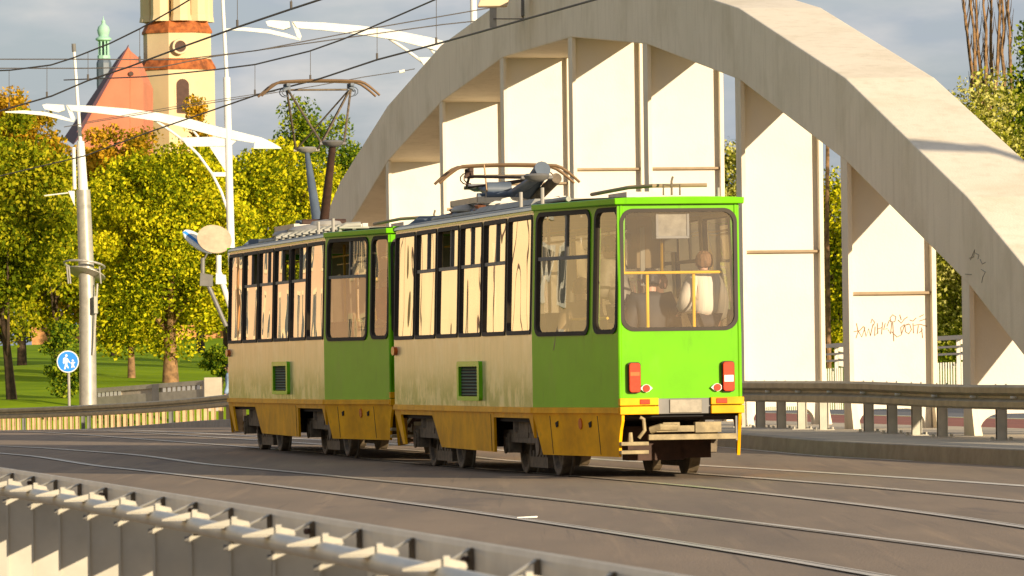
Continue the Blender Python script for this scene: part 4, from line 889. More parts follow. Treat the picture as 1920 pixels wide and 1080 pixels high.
def bare(px, Y, ytop, spread, n, label, seed, tr=1):
    g = random.Random(seed); x = at(px, 600, Y).x; z0 = parkz(Y); root = tag(empty('bare_poplar', (x, Y, z0)), label, 'tree', 'bare poplars')
    H = at(px, ytop, Y).z - z0; zf = at(px, 150, Y).z - z0; mb = MB(); mt = MB()
    mb.tube([(0, 0, -.3), (0, 0, zf * .5), (.1, 0, zf - 1.2)], [.28 * tr, .24 * tr, .18 * tr], 8)
    for i in range(n):
        t = (i + .5) / n * 2 - 1; xe = t * spread + g.uniform(-.08, .08); ye = g.uniform(-.5, .5); p = [(.1, 0, zf - 1.4)]; cx, cy = .1 + t * .35, ye * .3
        for k in range(1, 9):
            f = k / 8; p.append((cx + (xe - cx) * f ** .8 + g.uniform(-.05, .05), cy + (ye - cy) * f, zf - 1.4 + (H - zf + 1.4) * f * g.uniform(.96, 1.0)))
        mb.tube(p, [.085 - .008 * k for k in range(9)], 6)
        for k in range(26):
            j = g.randint(1, 7); a = Vector(p[j]).lerp(Vector(p[j+1]), g.random()); L = g.uniform(.4, 1.1); d = g.choice((-1, 1))
            mt.tube([a, a + Vector((d * .10 * L, g.uniform(-.1, .1), .45 * L)), a + Vector((d * .16 * L, g.uniform(-.1, .1), L))], [.022, .016, .006], 4, cap=False)
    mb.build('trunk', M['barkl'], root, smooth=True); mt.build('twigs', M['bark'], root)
bare(1848, 222, -120, 1.05, 6, 'bare poplar with many bundled upright stems above the willow at right', 2)
bare(1893, 226, -110, .28, 2, 'slimmer bare poplar nearest the right picture edge', 5)
b = bare(1553, 228, 250, .5, 3, 'bare forked branches showing in the gap beside the tallest right panel', 9, .35)

# low wall and hedges at the end of the park
for (x0, x1, m, lb) in ((60, 232, 'orn', 'low sunlit ochre wall behind the park trees, left part'), (232, 430, 'orn', 'low sunlit ochre wall behind the park trees, right part')):
    a, c = at(x0, 668, 338), at(x1, 668, 338); mb = MB(); mb.box(a.x, c.x, 338, 338.4, 2.2, 3.75); mb.box(a.x, c.x, 337.95, 338.45, 3.75, 3.85); o = mb.build('garden_wall', M[m]); tag(o, lb, 'wall')

# ------------------------------------------------------------------ church
YT = 520
ch = empty('church_tower', at(340, 650, YT)); tag(ch, 'octagonal yellow church tower with orange tiled ledges and a round window', 'church tower')
o = ch.location.copy()
def tz(py): return at(340, py, YT).z - o.z
sc = YT / F
def octo(r, z0, z1, r1=None, cx=0):
    r1 = r1 or r; n = 8; off = R(22.5 + 12); return MB().lathe([(r, z0), (r1, z1)], 8, (cx, 0, 0), Matrix.Rotation(off, 4, 'Z'))
w = 70 * sc
octo(w * 1.02, -2, tz(132)).build('lower_stage', M['tower'], ch); octo(w * .93, tz(113), tz(62)).build('middle_stage', M['tower'], ch)
octo(w * 1.06, tz(133), tz(128)).build('cornice', M['tile'], ch); octo(w * 1.06, tz(128), tz(112), w * .93).build('tile_ledge', M['tile'], ch)
octo(w * .97, tz(64), tz(60)).build('cornice', M['tile'], ch); octo(w * .97, tz(60), tz(42), w * .84).build('tile_ledge', M['tile'], ch)
octo(w * .50, tz(42), tz(-120)).build('lantern_core', M['dark'], ch)
for k in range(8):
    a = R(12 + 45 * k); q = MB(); c_ = Vector((math.cos(a) * w * .72, math.sin(a) * w * .72, 0)); q.lathe([(.95, tz(42)), (.85, tz(30)), (.85, tz(-115)), (1.0, tz(-120))], 8, c_); q.build('pilaster', M['tower'], ch)
octo(w * .9, tz(-120), tz(-135)).build('upper_cornice', M['tower'], ch); octo(w * .9, tz(-135), tz(-230), .3).build('spire', M['verd'], ch)
# facing openings
def facing(px): 
    return at(px, 100, YT).x - o.x
q = MB(); yf = -w * .935
q.lathe([(13 * sc, 0), (13 * sc, .25)], 24, (facing(342), -w * .93 - .1, tz(91)), Matrix.Rotation(math.pi / 2, 4, 'X')); c = q.build('round_window', M['dark'], ch)
q = MB(); q.tube([(facing(342) + 12.5 * sc * math.cos(t), -w * .95 - .25, tz(91) + 12.5 * sc * math.sin(t)) for t in [k * math.pi / 12 for k in range(25)]], .12, 6); q.build('frame', M['crm'], c)
q = MB(); x = facing(345); q.prism([(x - 12*sc, tz(215)), (x + 12*sc, tz(215)), (x + 12*sc, tz(163))] + [(x + 12*sc*math.cos(t), tz(163) + 12*sc*math.sin(t)) for t in [k*math.pi/8 for k in range(1, 8)]] + [(x - 12*sc, tz(163))], lambda u, z: (u, -w * .96, z), lambda u, z: (u, -w * .90, z)); q.build('arched_window', M['dark'], ch)
q = MB()
for u0, u1 in ((x - 15*sc, x - 12*sc), (x + 12*sc, x + 15*sc)): q.box(u0, u1, -w * .975, -w * .9, tz(215), tz(160))
q.build('window_surround', M['crm'], ch)
YN = 500; nv = empty('church_nave', at(240, 650, YN)); tag(nv, 'brick red gabled church with a steep plum roof, left of the yellow tower', 'church')
n0 = nv.location.copy()
def N(px, py, d=0): p = at(px, py, YN) - n0; return (p.x, p.y + d, p.z)
def poly(nm, pts, d0, d1, m, par, sh=(0, 0)):
    q = MB(); q.prism([(i, 0) for i in range(len(pts))], lambda i, _: N(*pts[i], d0), lambda i, _: tuple(Vector(N(*pts[i], d1)) + Vector((sh[0], 0, sh[1])))); return q.build(nm, m, par)
gb = poly('gable_wall', [(150, 660), (150, 245), (240, 88), (243, 93), (243, 660)], 0, 1.0, M['brick'], nv)
poly('side_wall', [(243.2, 660), (243.2, 94), (268, 152), (270, 660)], .6, 14, M['brick'], nv)
q = MB(); q.hexa([N(240, 90, -.3), N(241, 84, -.3), N(241, 84, .3), N(240, 90, .3)], [N(151, 250, -.3), N(144, 248, -.3), N(144, 248, .3), N(151, 250, .3)])
q.build('roof_edge', M['slate_roof'], nv)
q = MB(); NB = lambda px, py: tuple(at(px, py, YN + 26) - n0); a = [N(241, 86, .2), NB(229, 100), NB(128, 250), N(146, 262, .2)]; q.hexa(a, [tuple(Vector(p) - Vector((.4, 0, .4))) for p in a]); q.build('roof', M['slate_roof'], nv)
q = MB(); q.lathe([(4 * sc, 0), (4 * sc, .5)], 16, (Vector(N(246, 138, .1)) + Vector((0, .2, 0))), Matrix.Rotation(math.pi / 2, 4, 'X')); q.build('niche', M['dark'], nv)
YC = 640; sp = empty('church_spire', at(196, 200, YC)); tag(sp, 'slender pale green copper spire with an onion dome, left of the red gable', 'spire'); k6 = YC / F; s0 = sp.location.z
def hz(py): return at(196, py, YC).z - s0
MB().lathe([(14*k6, hz(420)), (14*k6, hz(118)), (9*k6, hz(105))], 8).build('base', M['slate'], sp)
for k in range(8):
    a = k * math.pi / 4 + .3; MB().lathe([(1.6*k6, hz(108)), (1.6*k6, hz(75))], 6, (math.cos(a)*9*k6, math.sin(a)*9*k6, 0)).build('column', M['verd'], sp)
MB().lathe([(12*k6, hz(110)), (12*k6, hz(104))], 8).build('ledge', M['verd'], sp)
MB().lathe([(4*k6, hz(110)), (4*k6, hz(74))], 8).build('core', M['slate'], sp)
MB().lathe([(9*k6, hz(78)), (15*k6, hz(75)), (15*k6, hz(72)), (9*k6, hz(68)), (11*k6, hz(62)), (12*k6, hz(57)), (10*k6, hz(50)), (5*k6, hz(46)), (3.2*k6, hz(43)), (4*k6, hz(40)), (1*k6, hz(36)), (.3*k6, hz(30))], 16).build('onion_dome', M['verd'], sp, smooth=True)

# ------------------------------------------------------------------ row of town houses across the square at the left
def house(x0, x1, Y, H, m, label, nfl, nw, rot=0, bands=None):
    root = tag(empty('town_house', ((x0 + x1) / 2, Y, 0), rot), label, 'house', 'town houses on the square'); w = (x1 - x0) / 2
    MB().box(-w, w, 0, 12, -1, H).build('wall', m, root)
    q = MB(); q.hexa([(-w - .3, -.4, H), (w + .3, -.4, H), (w + .3, 12.4, H), (-w - .3, 12.4, H)], [(-w, 4, H + 3.5), (w, 4, H + 3.5), (w, 8, H + 3.5), (-w, 8, H + 3.5)]); q.build('roof', M['tile'], root)
    MB().box(-w, w, -.3, 0, H - .5, H).build('cornice', M['crm'], root)
    for f in range(nfl):
        for k in range(nw):
            x = -w + (k + .5) * 2 * w / nw; z = 1.2 + f * (H - 1) / nfl; f_ = MB(); 
            for (a, b_, c_, d_) in ((x - .65, x - .5, z, z + 1.9), (x + .5, x + .65, z, z + 1.9), (x - .65, x + .65, z + 1.9, z + 2.1), (x - .7, x + .7, z - .15, z), (x - .04, x + .04, z, z + 1.9)): f_.box(a, b_, -.08, 0, c_, d_)
            wd = f_.build('window', M['crm'] if m != M['crm'] else M['white'], root); MB().box(x - .5, x + .5, -.02, 0, z, z + 1.9).build('pane', M['win'], wd)
    if not nw:
        for x in (-6.5, -1.8, 3.4, 7.5): MB().cyl((x, -.12, 0), (x, -.12, H - .5), .10, 8).build('downpipe', M['dark'], root)
    return root
for i, (yc, wd, m, lb_) in enumerate(((122, 20, 'crm', 'cream town house facing across the square, nearest the tram'), (143, 21, 'orn', 'ochre town house facing across the square'), (165, 22, 'crm', 'tall cream town house facing across the square'), (187, 21, 'peach', 'peach town house facing across the square'), (209, 22, 'crm', 'cream town house facing across the square, at the far corner'))):
    h_ = house(-wd / 2, wd / 2, 0, 13 + i % 2 * 2, M[m], lb_, 4, 4, R(90)); h_.location = (-105, yc, 0)
hx = -150
for i, (wd, H, m, lb) in enumerate(((22, 15, 'crm', 'broad cream town house, leftmost of the row on the square'), (20, 13, 'orn', 'ochre town house second from the left on the square'), (24, 16, 'crm', 'large cream town house in the middle of the row'), (20.5, 14, 'crm', 'plain cream town house beside the peach one'), (7, 13, 'peach', 'peach coloured town house near the tram curve'), (10, 12, 'orn', 'ochre town house beside the peach coloured one'), (13, 13, 'brick', 'brick red town house nearest the park'))):
    house(hx, hx + wd - .05, 250 - i * 1.5, H, M[m], lb, 4, max(2, int(wd / 4)) if wd != 20.5 else 0); hx += wd

# ------------------------------------------------------------------ masts, street lamps
mast = tag(empty('catenary_mast', at(165, 733, 188)), 'thick silvery mast with a stepped top and a disc reflector, left of the park', 'mast'); g0 = mast.location.copy(); kk = 188 / F
def Mz(px, py, dy=0): p = at(px, py, 188) - g0; return (p.x, p.y + dy, p.z)
MB().tube([Mz(165, 760), Mz(164, 560), Mz(156, 356)], [16.5*kk, 15.2*kk, 13*kk], 24).build('lower_tube', M['galv'], mast, smooth=True)
MB().tube([Mz(156, 356), Mz(151, 265)], [9*kk, 7*kk], 16).build('middle_tube', M['white'], mast, smooth=True)
MB().tube([Mz(151, 268), Mz(139, 95)], [3.6*kk, 2.6*kk], 12).build('upper_tube', M['white'], mast, smooth=True)
MB().tube([Mz(139, 97), Mz(138, 82)], [4*kk, 4*kk], 10).build('cap', M['grey'], mast)
MB().tube([Mz(138, 276), Mz(140, 355)], 3.4*kk, 10).build('cable_box', M['white'], mast); MB().tube([Mz(83, 367), Mz(133, 361)], 1.2*kk, 6).build('bracket_arm', M['white'], mast)
MB().prism([(0,0),(1,0),(2,0)], lambda i, _: Mz(*[(128, 358), (140, 358), (140, 386)][int(i)], -.05), lambda i, _: Mz(*[(128, 358), (140, 358), (140, 386)][int(i)], .05)).build('bracket_plate', M['white'], mast)
def disc(px, py, rpx, par, m, tilt, th=.03, Y=188, org=None, name='reflector_disc', sq=1):
    c = at(px, py, Y) - (org or g0); M4 = Matrix.Rotation(R(tilt[0]), 4, 'X') @ Matrix.Rotation(R(tilt[1]), 4, 'Y'); r = rpx * Y / F
    return MB().lathe([(r * .02, -.10), (r * .6, -.06), (r, 0), (r, .03), (r * .02, .03)], 28, c, Matrix.Rotation(R(tilt[2]), 4, 'Y') @ M4).build(name, m, par, smooth=False)
disc(162, 514, 36, mast, M['galv'], (-18, 0, 14)); 
q = MB(); c = Vector(Mz(158, 497)); M4 = Matrix.Rotation(R(6), 4, 'Y') @ Matrix.Rotation(R(-12), 4, 'X')
q.tube([c + M4 @ Vector((38*kk*math.cos(t), 38*kk*math.sin(t), 0)) for t in [k*math.pi/14 for k in range(29)]], .035, 6); q.build('ring', M['lgrey'], mast)
for px in (127, 131, 188): MB().tube([Mz(px, 500, -.4), Mz(px + 3, 532, -.4)], .025, 6).build('rod', M['lgrey'], mast)
MB().box(*[v for v in (Mz(178, 560)[0], Mz(184, 560)[0])], -.45, -.2, Mz(178, 588)[2], Mz(178, 556)[2]).build('junction_box', M['galvl'], mast)
MB().tube([Mz(184, 532, -.3), Mz(180, 600, -.3), Mz(176, 665, -.3)], .03, 6).build('conduit', M['galvl'], mast)

def lamp(Y, xpole, off, s, ybase, label, full=True):
    """arched street lamp; picture offsets of the left lamp, moved by off and scaled by s"""
    root = tag(empty('street_lamp', at(xpole(ybase), ybase, Y)), label, 'street lamp', 'white arched street lamps'); g1 = root.location.copy(); k1 = Y / F
    def L(px, py, dy=0):
        x = off[0] + (px - 75) * s; y = off[1] + (py - 200) * s; p = at(x, y, Y) - g1; return (p.x, p.y + dy, p.z)
    def LP(nm, pts, th, m='white'):
        MB().prism([(i, 0) for i in range(len(pts))], lambda i, _: L(*pts[i], -th), lambda i, _: L(*pts[i], th)).build(nm, M[m], root)
    def arm(nm, top, bot, th):                          # two outlines with equal numbers of points
        q = MB(); 
        for i in range(len(top) - 1): q.hexa([L(*bot[i], -th), L(*bot[i+1], -th), L(*bot[i+1], th), L(*bot[i], th)], [L(*top[i], -th), L(*top[i+1], -th), L(*top[i+1], th), L(*top[i], th)])
        return q.build(nm, M['white'], root)
    arm('arm', [(126,197),(180,199),(240,204),(300,212),(360,224),(410,238),(450,248),(490,258),(512,268),(527,277)], [(133,208),(180,212),(240,219),(300,228),(360,243),(410,257),(450,264),(480,269),(484,278),(527,279)], .10)
    LP('lamp_head', [(80,197),(88,195),(120,197),(122,207),(110,211),(84,205)], .14); 
    LP('lamp_end', [(478,266),(500,263),(527,279),(476,279)], .13)
    LP('knuckle', [(124,197),(131,197),(141,222),(139,227),(134,225)], .07)
    arm('lower_arm', [(10,209),(45,207),(85,210),(115,217),(139,226)], [(10,211),(45,213),(85,217),(115,224),(139,229)], .05)
    MB().tube([L(288,224),(L(318,244)),(L(345,264)),(L(372,290)),(L(398,326)),(L(415,360)),(L(426,392))], 2.6*k1*s, 8).build('curved_brace', M['white'], root)
    MB().tube([L(345,232), L(358,240), L(372,257)], 2.2*k1*s, 8).build('curved_brace', M['white'], root)
    LP('bracket_plate', [(340,258),(426,256),(428,274),(352,275)], .05); LP('bracket_plate', [(393,275),(426,275),(426,326)], .05); LP('bracket_bar', [(397,323),(424,323),(424,331),(402,331)], .05)
    LP('stay', [(432,252),(446,262),(434,272)], .05)
    return root, L, g1, k1
lp, L, g1, k1 = lamp(186, lambda y: 412 + y * .0465 + 3, (75, 200), 1.0, 745, 'white arched street lamp with a long arm reaching over the park, behind the farther tram')
def Q(px, py, dy=0): p = at(px, py, 186) - g1; return (p.x, p.y + dy, p.z)
MB().tube([Q(447, 760), Q(440, 560), Q(433, 460), Q(425, 145)], [8.5*k1, 8*k1, 7.2*k1, 6.6*k1], 20).build('pole', M['white'], lp, smooth=True)
MB().tube([Q(425, 147), Q(417, -10), Q(413, -90)], [3.8*k1, 3.2*k1, 2.5*k1], 14).build('pole_top', M['white'], lp, smooth=True)
for (a, b_, c_, m) in (((385,520),(425,612),4,'grey'),((412,512),(440,600),5,'white')): MB().tube([Q(*a, -.3), Q(*b_, -.3)], c_*k1, 8).build('strut', M[m], lp)
MB().tube([Q(381,484,-.3), Q(381,515,-.3)], 4*k1, 8).build('floodlight', M['grey'], lp); MB().tube([Q(411,479,-.3), Q(411,512,-.3)], 5*k1, 8).build('floodlight', M['white'], lp)
MB().hexa([Q(377,512,-.4), Q(400,516,-.4), Q(400,537,-.4), Q(376,536,-.4)], [Q(377,512,-.2), Q(400,516,-.2), Q(400,537,-.2), Q(376,536,-.2)]).build('bracket', M['grey'], lp); MB().hexa([Q(406,512,-.4), Q(424,516,-.4), Q(426,533,-.4), Q(406,533,-.4)], [Q(406,512,-.2), Q(424,516,-.2), Q(426,533,-.2), Q(406,533,-.2)]).build('bracket', M['white'], lp)
MB().tube([Q(391,473,-.3), Q(384,486,-.3)], 1.6*k1, 6).build('bracket', M['grey'], lp)
disc(402, 449, 33, lp, M['disc'], (52, 0, 18), Y=184, org=g1)
dd = disc(371, 454, 34, lp, M['white'], (20, 0, 38), Y=185, org=g1)
q = MB(); c = Vector(Q(371, 453, -1.0)); M4 = Matrix.Rotation(R(38), 4, 'Y'); q.hexa([c + M4 @ Vector((-.50, -.2, -.04)), c + M4 @ Vector((.52, -.2, -.04)), c + M4 @ Vector((.52, .1, -.04)), c + M4 @ Vector((-.50, .1, -.04))], [c + M4 @ Vector((-.44, -.2, .05)), c + M4 @ Vector((.46, -.2, .05)), c + M4 @ Vector((.46, .1, .05)), c + M4 @ Vector((-.44, .1, .05))]); q.build('blue_band', M['blue'], lp)
lp2, L2, g2, k2 = lamp(163, lambda y: 898, (493, 44), 1.10, 700, 'white arched street lamp whose arm shows above the left shoulder of the arch')
MB().tube([tuple(at(905, 745, 163) - g2), tuple(at(886, -60, 163) - g2)], [8*k2, 6*k2], 14).build('pole', M['white'], lp2, smooth=True)

# round blue sign
YSG = 172; sg = tag(empty('road_sign', at(129, 765, YSG)), 'round blue footpath sign with a white adult and child on a thin post', 'sign'); q0 = sg.location.copy(); ks = YSG / F
def S_(px, py, dy=0): p = at(px, py, YSG) - q0; return (p.x, p.y + dy, p.z)
MB().tube([S_(130, 766), S_(128.3, 662)], 2.6*ks, 10).build('post', M['lgrey'], sg)
cx, cz = S_(127.7, 678)[0], S_(127.7, 678)[2]; r = 20.8 * ks
ring = lambda rr, n=36: [(cx + rr * math.cos(2*math.pi*k/n), cz + rr * math.sin(2*math.pi*k/n)) for k in range(n)]
pl = MB().prism(ring(r), lambda u, z: (u, -.09, z), lambda u, z: (u, -.06, z)).build('plate', M['white'], sg)
MB().prism(ring(r * .91), lambda u, z: (u, -.094, z), lambda u, z: (u, -.088, z)).build('blue_face', M['blue'], pl)
def fig(pts, nm='figure'):
    MB().prism([(S_(x, y)[0], S_(x, y)[2]) for x, y in pts], lambda u, z: (u, -.099, z), lambda u, z: (u, -.093, z)).build(nm, M['white'], pl)
fig([(122,670),(119,672),(118.5,680),(120.5,683),(121.5,678),(122.5,684),(120.5,692),(123,692.5),(125,686),(127,690),(129,691),(129,688.5),(126.5,683.5),(127,677),(130.5,680.5),(133.5,681),(131,678),(127.5,672)])
fig([(124.8 + 2.3*math.cos(t), 666.8 + 2.5*math.sin(t)) for t in [k*math.pi/6 for k in range(12)]])
fig([(134.5,679),(133.3,681.5),(135,684),(134,689.5),(136,690),(137,686),(139,689.5),(140.8,689),(138.8,684),(139,681.5),(141.5,680),(140.8,678.5),(137.5,679)])
fig([(136.8 + 1.9*math.cos(t), 676 + 2*math.sin(t)) for t in [k*math.pi/6 for k in range(12)]])

# ------------------------------------------------------------------ overhead wires
def wire(pts, label, r=.011, m='wire', name='overhead_wire', droppers=()):
    root = MB().tube(pts, r, 6).build(name, M[m]); tag(root, label, 'wire', 'overhead wires')
    for a, b_ in droppers:
        q = MB(); q.tube([a, b_], .0045, 5); q.tube([b_, Vector(b_) + Vector((0, 0, .09))], .015, 6); q.build('dropper', M['wire'], root)
    return root
CZ = 5.42
cA = [atz(x, y, CZ) for x, y in ((1420, -85), (1113, 0), (900, 60), (817, 83), (707, 112), (600, 147.5), (481, 178), (400, 206), (273, 250), (160, 292), (0, 330))]
cB = [atz(x, y, CZ) for x, y in ((900, -95), (598, 0), (546, 17), (445, 51), (350, 85), (237, 127), (165, 151), (97, 180), (0, 208))]
def onY(px, py, pts):                                   # same distance as the contact wire below it
    for a, b_ in zip(pts, pts[1:]):
        pa_, pb_ = [962 + p.x / p.y * F - .0141 * (BH + F * (CZ - HC) / p.y) for p in (a, b_)]
        if min(pa_, pb_) <= px <= max(pa_, pb_): return at(px, py, a.y + (b_.y - a.y) * (px - pa_) / (pb_ - pa_))
    return at(px, py, pts[0].y if px > 900 else pts[-1].y)
dA = [(onY(x, a, cA), onY(x, b_, cA)) for x, a, b_ in ((478, 121, 179), (582, 96, 152), (707, 50, 112), (818, 0, 83))]
dB = [(onY(x, a, cB), onY(x, b_, cB)) for x, a, b_ in ((17, 132, 203), (88, 124, 183), (165, 99, 151), (262, 55, 118), (445, 0, 51), (546, -20, 17))]
wire(cA, 'lower contact wire over the tracks, touching the raised pantograph', .013, droppers=dA)
wire(cB, 'contact wire over the nearer track, crossing the yellow church tower', .013, droppers=dB)
wire([onY(x, y, cA) for x, y in ((900, -40), (814, 0), (692, 53), (642, 74), (580, 96), (478, 121), (400, 131), (270, 144), (120, 150))], 'sagging carrier wire above the raised pantograph', .012)
wire([onY(x, y, cB) for x, y in ((420, -40), (335, 12), (262, 54), (207, 81), (136, 109), (95, 122), (20, 131.5), (-20, 133))], 'carrier wire climbing steeply in front of the yellow tower', .012)
wire([at(x, y, 150) for x, y in ((-20, 111), (150, 111), (335, 112), (480, 95), (693, 54), (900, 18), (1000, 0))], 'straight feeder wire running from the left edge to the top of the arch', .014)
wire([at(x, y, 152) for x, y in ((-20, 128.5), (270, 128.5))], 'level wire beside the green spire', .014) if 0 else None
wire([at(x, y, 150) for x, y in ((-20, 128), (160, 128), (300, 126), (400, 106), (684, 66), (830, 46), (925, 36))], 'lower feeder wire with a dark clamp near the arch', .014)
wire([at(x, y, 175) for x, y in ((120, 238), (350, 200), (440, 186), (593, 161), (684, 144), (757, 133), (778, 129))], 'thin span wire ending in a white insulator by the arch', .012)
wire([at(x, y, 175) for x, y in ((160, 229), (350, 196), (516, 171))], 'thin span wire between the two mast tops', .010)
MB().tube([tuple(at(x, y, 175)) for x, y in ((749, 135), (755, 133.5), (759, 132.5))], .05, 8).build('insulator', M['white'], bpy.data.objects['overhead_wire.004'])
# fitting hung against the arch near its crown
fx = tag(empty('floodlight_fitting', at(987, 30, 112)), 'dark box and hanging cable fixed against the left crown of the arch', 'light fitting'); f0 = fx.location.copy()
def FX(px, py, d=0): p = at(px, py, 112) - f0; return (p.x, p.y + d, p.z)
MB().hexa([FX(977, 30, -.1), FX(991, 30, -.1), FX(991, 30, .3), FX(977, 30, .3)], [FX(977, -10, -.1), FX(991, -10, -.1), FX(991, -10, .3), FX(977, -10, .3)]).build('box', M['grey'], fx)
MB().tube([FX(979, 24), FX(984, 45), FX(988, 66), FX(992, 72), FX(993, 84)], .014, 6).build('cable', M['wire'], fx); MB().tube([FX(991, 24), FX(993, 50), FX(992, 72)], .012, 6).build('cable', M['lgrey'], fx)
MB().hexa([FX(918, 52, -.05), FX(931, 52, -.05), FX(931, 52, .3), FX(918, 52, .3)], [FX(918, 8, -.05), FX(931, 8, -.05), FX(931, 8, .3), FX(918, 8, .3)]).build('box', M['lgrey'], fx)
MB().tube([FX(925, 36, -.1), FX(1000, 35, .1)], .01, 6).build('cable', M['wire'], fx)
fl = tag(empty('street_light', at(935, 12, 111)), 'street light head resting on top of the arch rib at the upper edge', 'street light'); f1 = fl.location.copy()
def FL(px, py, d=0): p = at(px, py, 111) - f1; return (p.x, p.y + d, p.z)
MB().hexa([FL(895, 13, -.1), FL(950, 12, -.1), FL(950, 12, .3), FL(895, 13, .3)], [FL(900, 0, -.1), FL(955, -4, -.1), FL(955, -4, .3), FL(900, 0, .3)]).build('lamp_head', M['crm'], fl, bevel=.02)
MB().hexa([FL(905, 0, -.1), FL(985, -8, -.1), FL(985, -8, .3), FL(905, 0, .3)], [FL(905, -5, -.1), FL(985, -14, -.1), FL(985, -14, .3), FL(905, -5, .3)]).build('arm', M['ins'], fl)

# ------------------------------------------------------------------ people
def skinned(name, verts, edges, radii, m, parent, root_i=0, sub=1):
    me = bpy.data.meshes.new(name); me.from_pydata([tuple(v) for v in verts], edges, []); o = bpy.data.objects.new(name, me); C.objects.link(o); me.materials.append(m); o.parent = parent
    sk = o.modifiers.new('skin', 'SKIN'); sk.use_smooth_shade = True
    if not me.skin_vertices: 
        bm = bmesh.new(); bm.from_mesh(me); bm.verts.layers.skin.verify(); bm.to_mesh(me); bm.free()
    for i, r in enumerate(radii):
        sv_ = me.skin_vertices[0].data[i]; sv_.radius = (r, r) if not isinstance(r, tuple) else r; sv_.use_root = (i == root_i)
    if sub: o.modifiers.new('sub', 'SUBSURF').levels = sub; o.modifiers['sub'].render_levels = sub
    return o
def person(loc, rz, label, H=1.72, pose='stand', top='jack', legs='trous', hair='hair', armL=None, armR=None, lean=0, bulk=1.0):
    root = tag(empty('person', loc, rz), label, 'person'); k = H / 1.75
    hip = .95 if pose == 'stand' else .47
    V = {}
    V['pel'] = (0, 0, hip); V['wai'] = (0, lean * .3, hip + .17); V['che'] = (0, lean * .7, hip + .38); V['nec'] = (0, lean, hip + .52); V['nk2'] = (0, lean + .01, hip + .57)
    V['hd1'] = (0, lean + .02, hip + .64); V['hd2'] = (0, lean + .02, hip + .71)
    for s, n in ((-1, 'L'), (1, 'R')):
        V['sh' + n] = (s * .17, lean * .95, hip + .48)
        a = (armL if s < 0 else armR) or ((s * .24, lean * .6 + .0, hip + .20), (s * .26, lean * .5 + .10, hip - .04))
        V['el' + n], V['wr' + n] = a[0], a[1]
        e, w_ = Vector(a[0]), Vector(a[1]); d = (w_ - e).normalized(); side = Vector((d.y, -d.x, 0)) if abs(d.z) < .9 else Vector((0, 1, 0)); side.normalize()
        V['pa' + n] = tuple(w_ + d * .07)
        for j in range(4):
            b0 = w_ + d * .085 + side * (.028 - .019 * j); V['f%d' % j + n] = tuple(b0 + d * .03); V['g%d' % j + n] = tuple(b0 + d * (.058 - .006 * abs(j - 1)) + Vector((0, .012, -.012)))
        V['t1' + n] = tuple(w_ + d * .04 + side * .045); V['t2' + n] = tuple(w_ + d * .075 + side * .06)
        V['hp' + n] = (s * .09, 0, hip - .04)
        if pose == 'stand': V['kn' + n] = (s * .10, .02, .50); V['an' + n] = (s * .10, 0, .08); V['to' + n] = (s * .11, .14, .035)
        else: V['kn' + n] = (s * .11, .42, hip + .02); V['an' + n] = (s * .11, .40, .08); V['to' + n] = (s * .12, .54, .035)
    nm = list(V); ix = {n: i for i, n in enumerate(nm)}
    E_ = [('pel', 'wai'), ('wai', 'che'), ('che', 'nec'), ('nec', 'nk2'), ('nk2', 'hd1'), ('hd1', 'hd2')]
    for n in 'LR':
        E_ += [('che', 'sh' + n), ('sh' + n, 'el' + n), ('el' + n, 'wr' + n), ('wr' + n, 'pa' + n), ('pel', 'hp' + n), ('hp' + n, 'kn' + n), ('kn' + n, 'an' + n), ('an' + n, 'to' + n), ('wr' + n, 't1' + n), ('t1' + n, 't2' + n)]
        for j in range(4): E_ += [('pa' + n, 'f%d' % j + n), ('f%d' % j + n, 'g%d' % j + n)]
    rad = dict(pel=(.14, .10), wai=(.125, .09), che=(.15, .105), nec=.06, nk2=.052, hd1=(.068, .080), hd2=(.066, .078))
    for n in 'LR': rad.update({'sh'+n: .062, 'el'+n: .042, 'wr'+n: .027, 'pa'+n: (.034, .016), 'hp'+n: .088, 'kn'+n: .058, 'an'+n: .038, 'to'+n: .035, 't1'+n: .010, 't2'+n: .008}); rad.update({'%s%d%s' % (c, j, n): .0085 for c in 'fg' for j in range(4)})
    P = [Vector(V[n]) * k for n in nm]; rr = [tuple(x * k for x in rad[n]) if isinstance(rad[n], tuple) else rad[n] * k for n in nm]
    body = skinned('body', P, [(ix[a], ix[b_]) for a, b_ in E_], rr, M['skin'], root, 0)
    def cloth(name, names, edges, grow, m):
        ids = [ix[n] for n in names]; mp_ = {n: i for i, n in enumerate(names)}
        r2 = [tuple(x + grow for x in rr[i]) if isinstance(rr[i], tuple) else rr[i] + grow for i in ids]
        return skinned(name, [P[i] for i in ids], [(mp_[a], mp_[b_]) for a, b_ in edges], r2, m, root, 0)
    cloth('jacket', ['pel', 'wai', 'che', 'nec', 'nk2', 'shL', 'elL', 'wrL', 'shR', 'elR', 'wrR'], [('pel','wai'),('wai','che'),('che','nec'),('nec','nk2'),('che','shL'),('shL','elL'),('elL','wrL'),('che','shR'),('shR','elR'),('elR','wrR')], .022 * bulk, M[top])
    cloth('trousers', ['pel', 'hpL', 'knL', 'anL', 'hpR', 'knR', 'anR'], [('pel','hpL'),('hpL','knL'),('knL','anL'),('pel','hpR'),('hpR','knR'),('knR','anR')], .014, M[legs])
    hc = (Vector(V['hd1']) + Vector((0, 0, .05))) * k
    q = MB(); q.lathe([(.01, .120), (.05, .112), (.082, .080), (.098, .03), (.094, -.02), (.080, -.05), (.06, -.055)], 18, hc + Vector((0, -.024 * k, .0))); 
    gj = random.Random(int(H * 100)); q.v = [tuple(Vector(v_) + Vector((gj.uniform(-1, 1), gj.uniform(-1, 1), gj.uniform(-1, 1))) * .006) for v_ in q.v]; q.build('hair', M[hair], root)
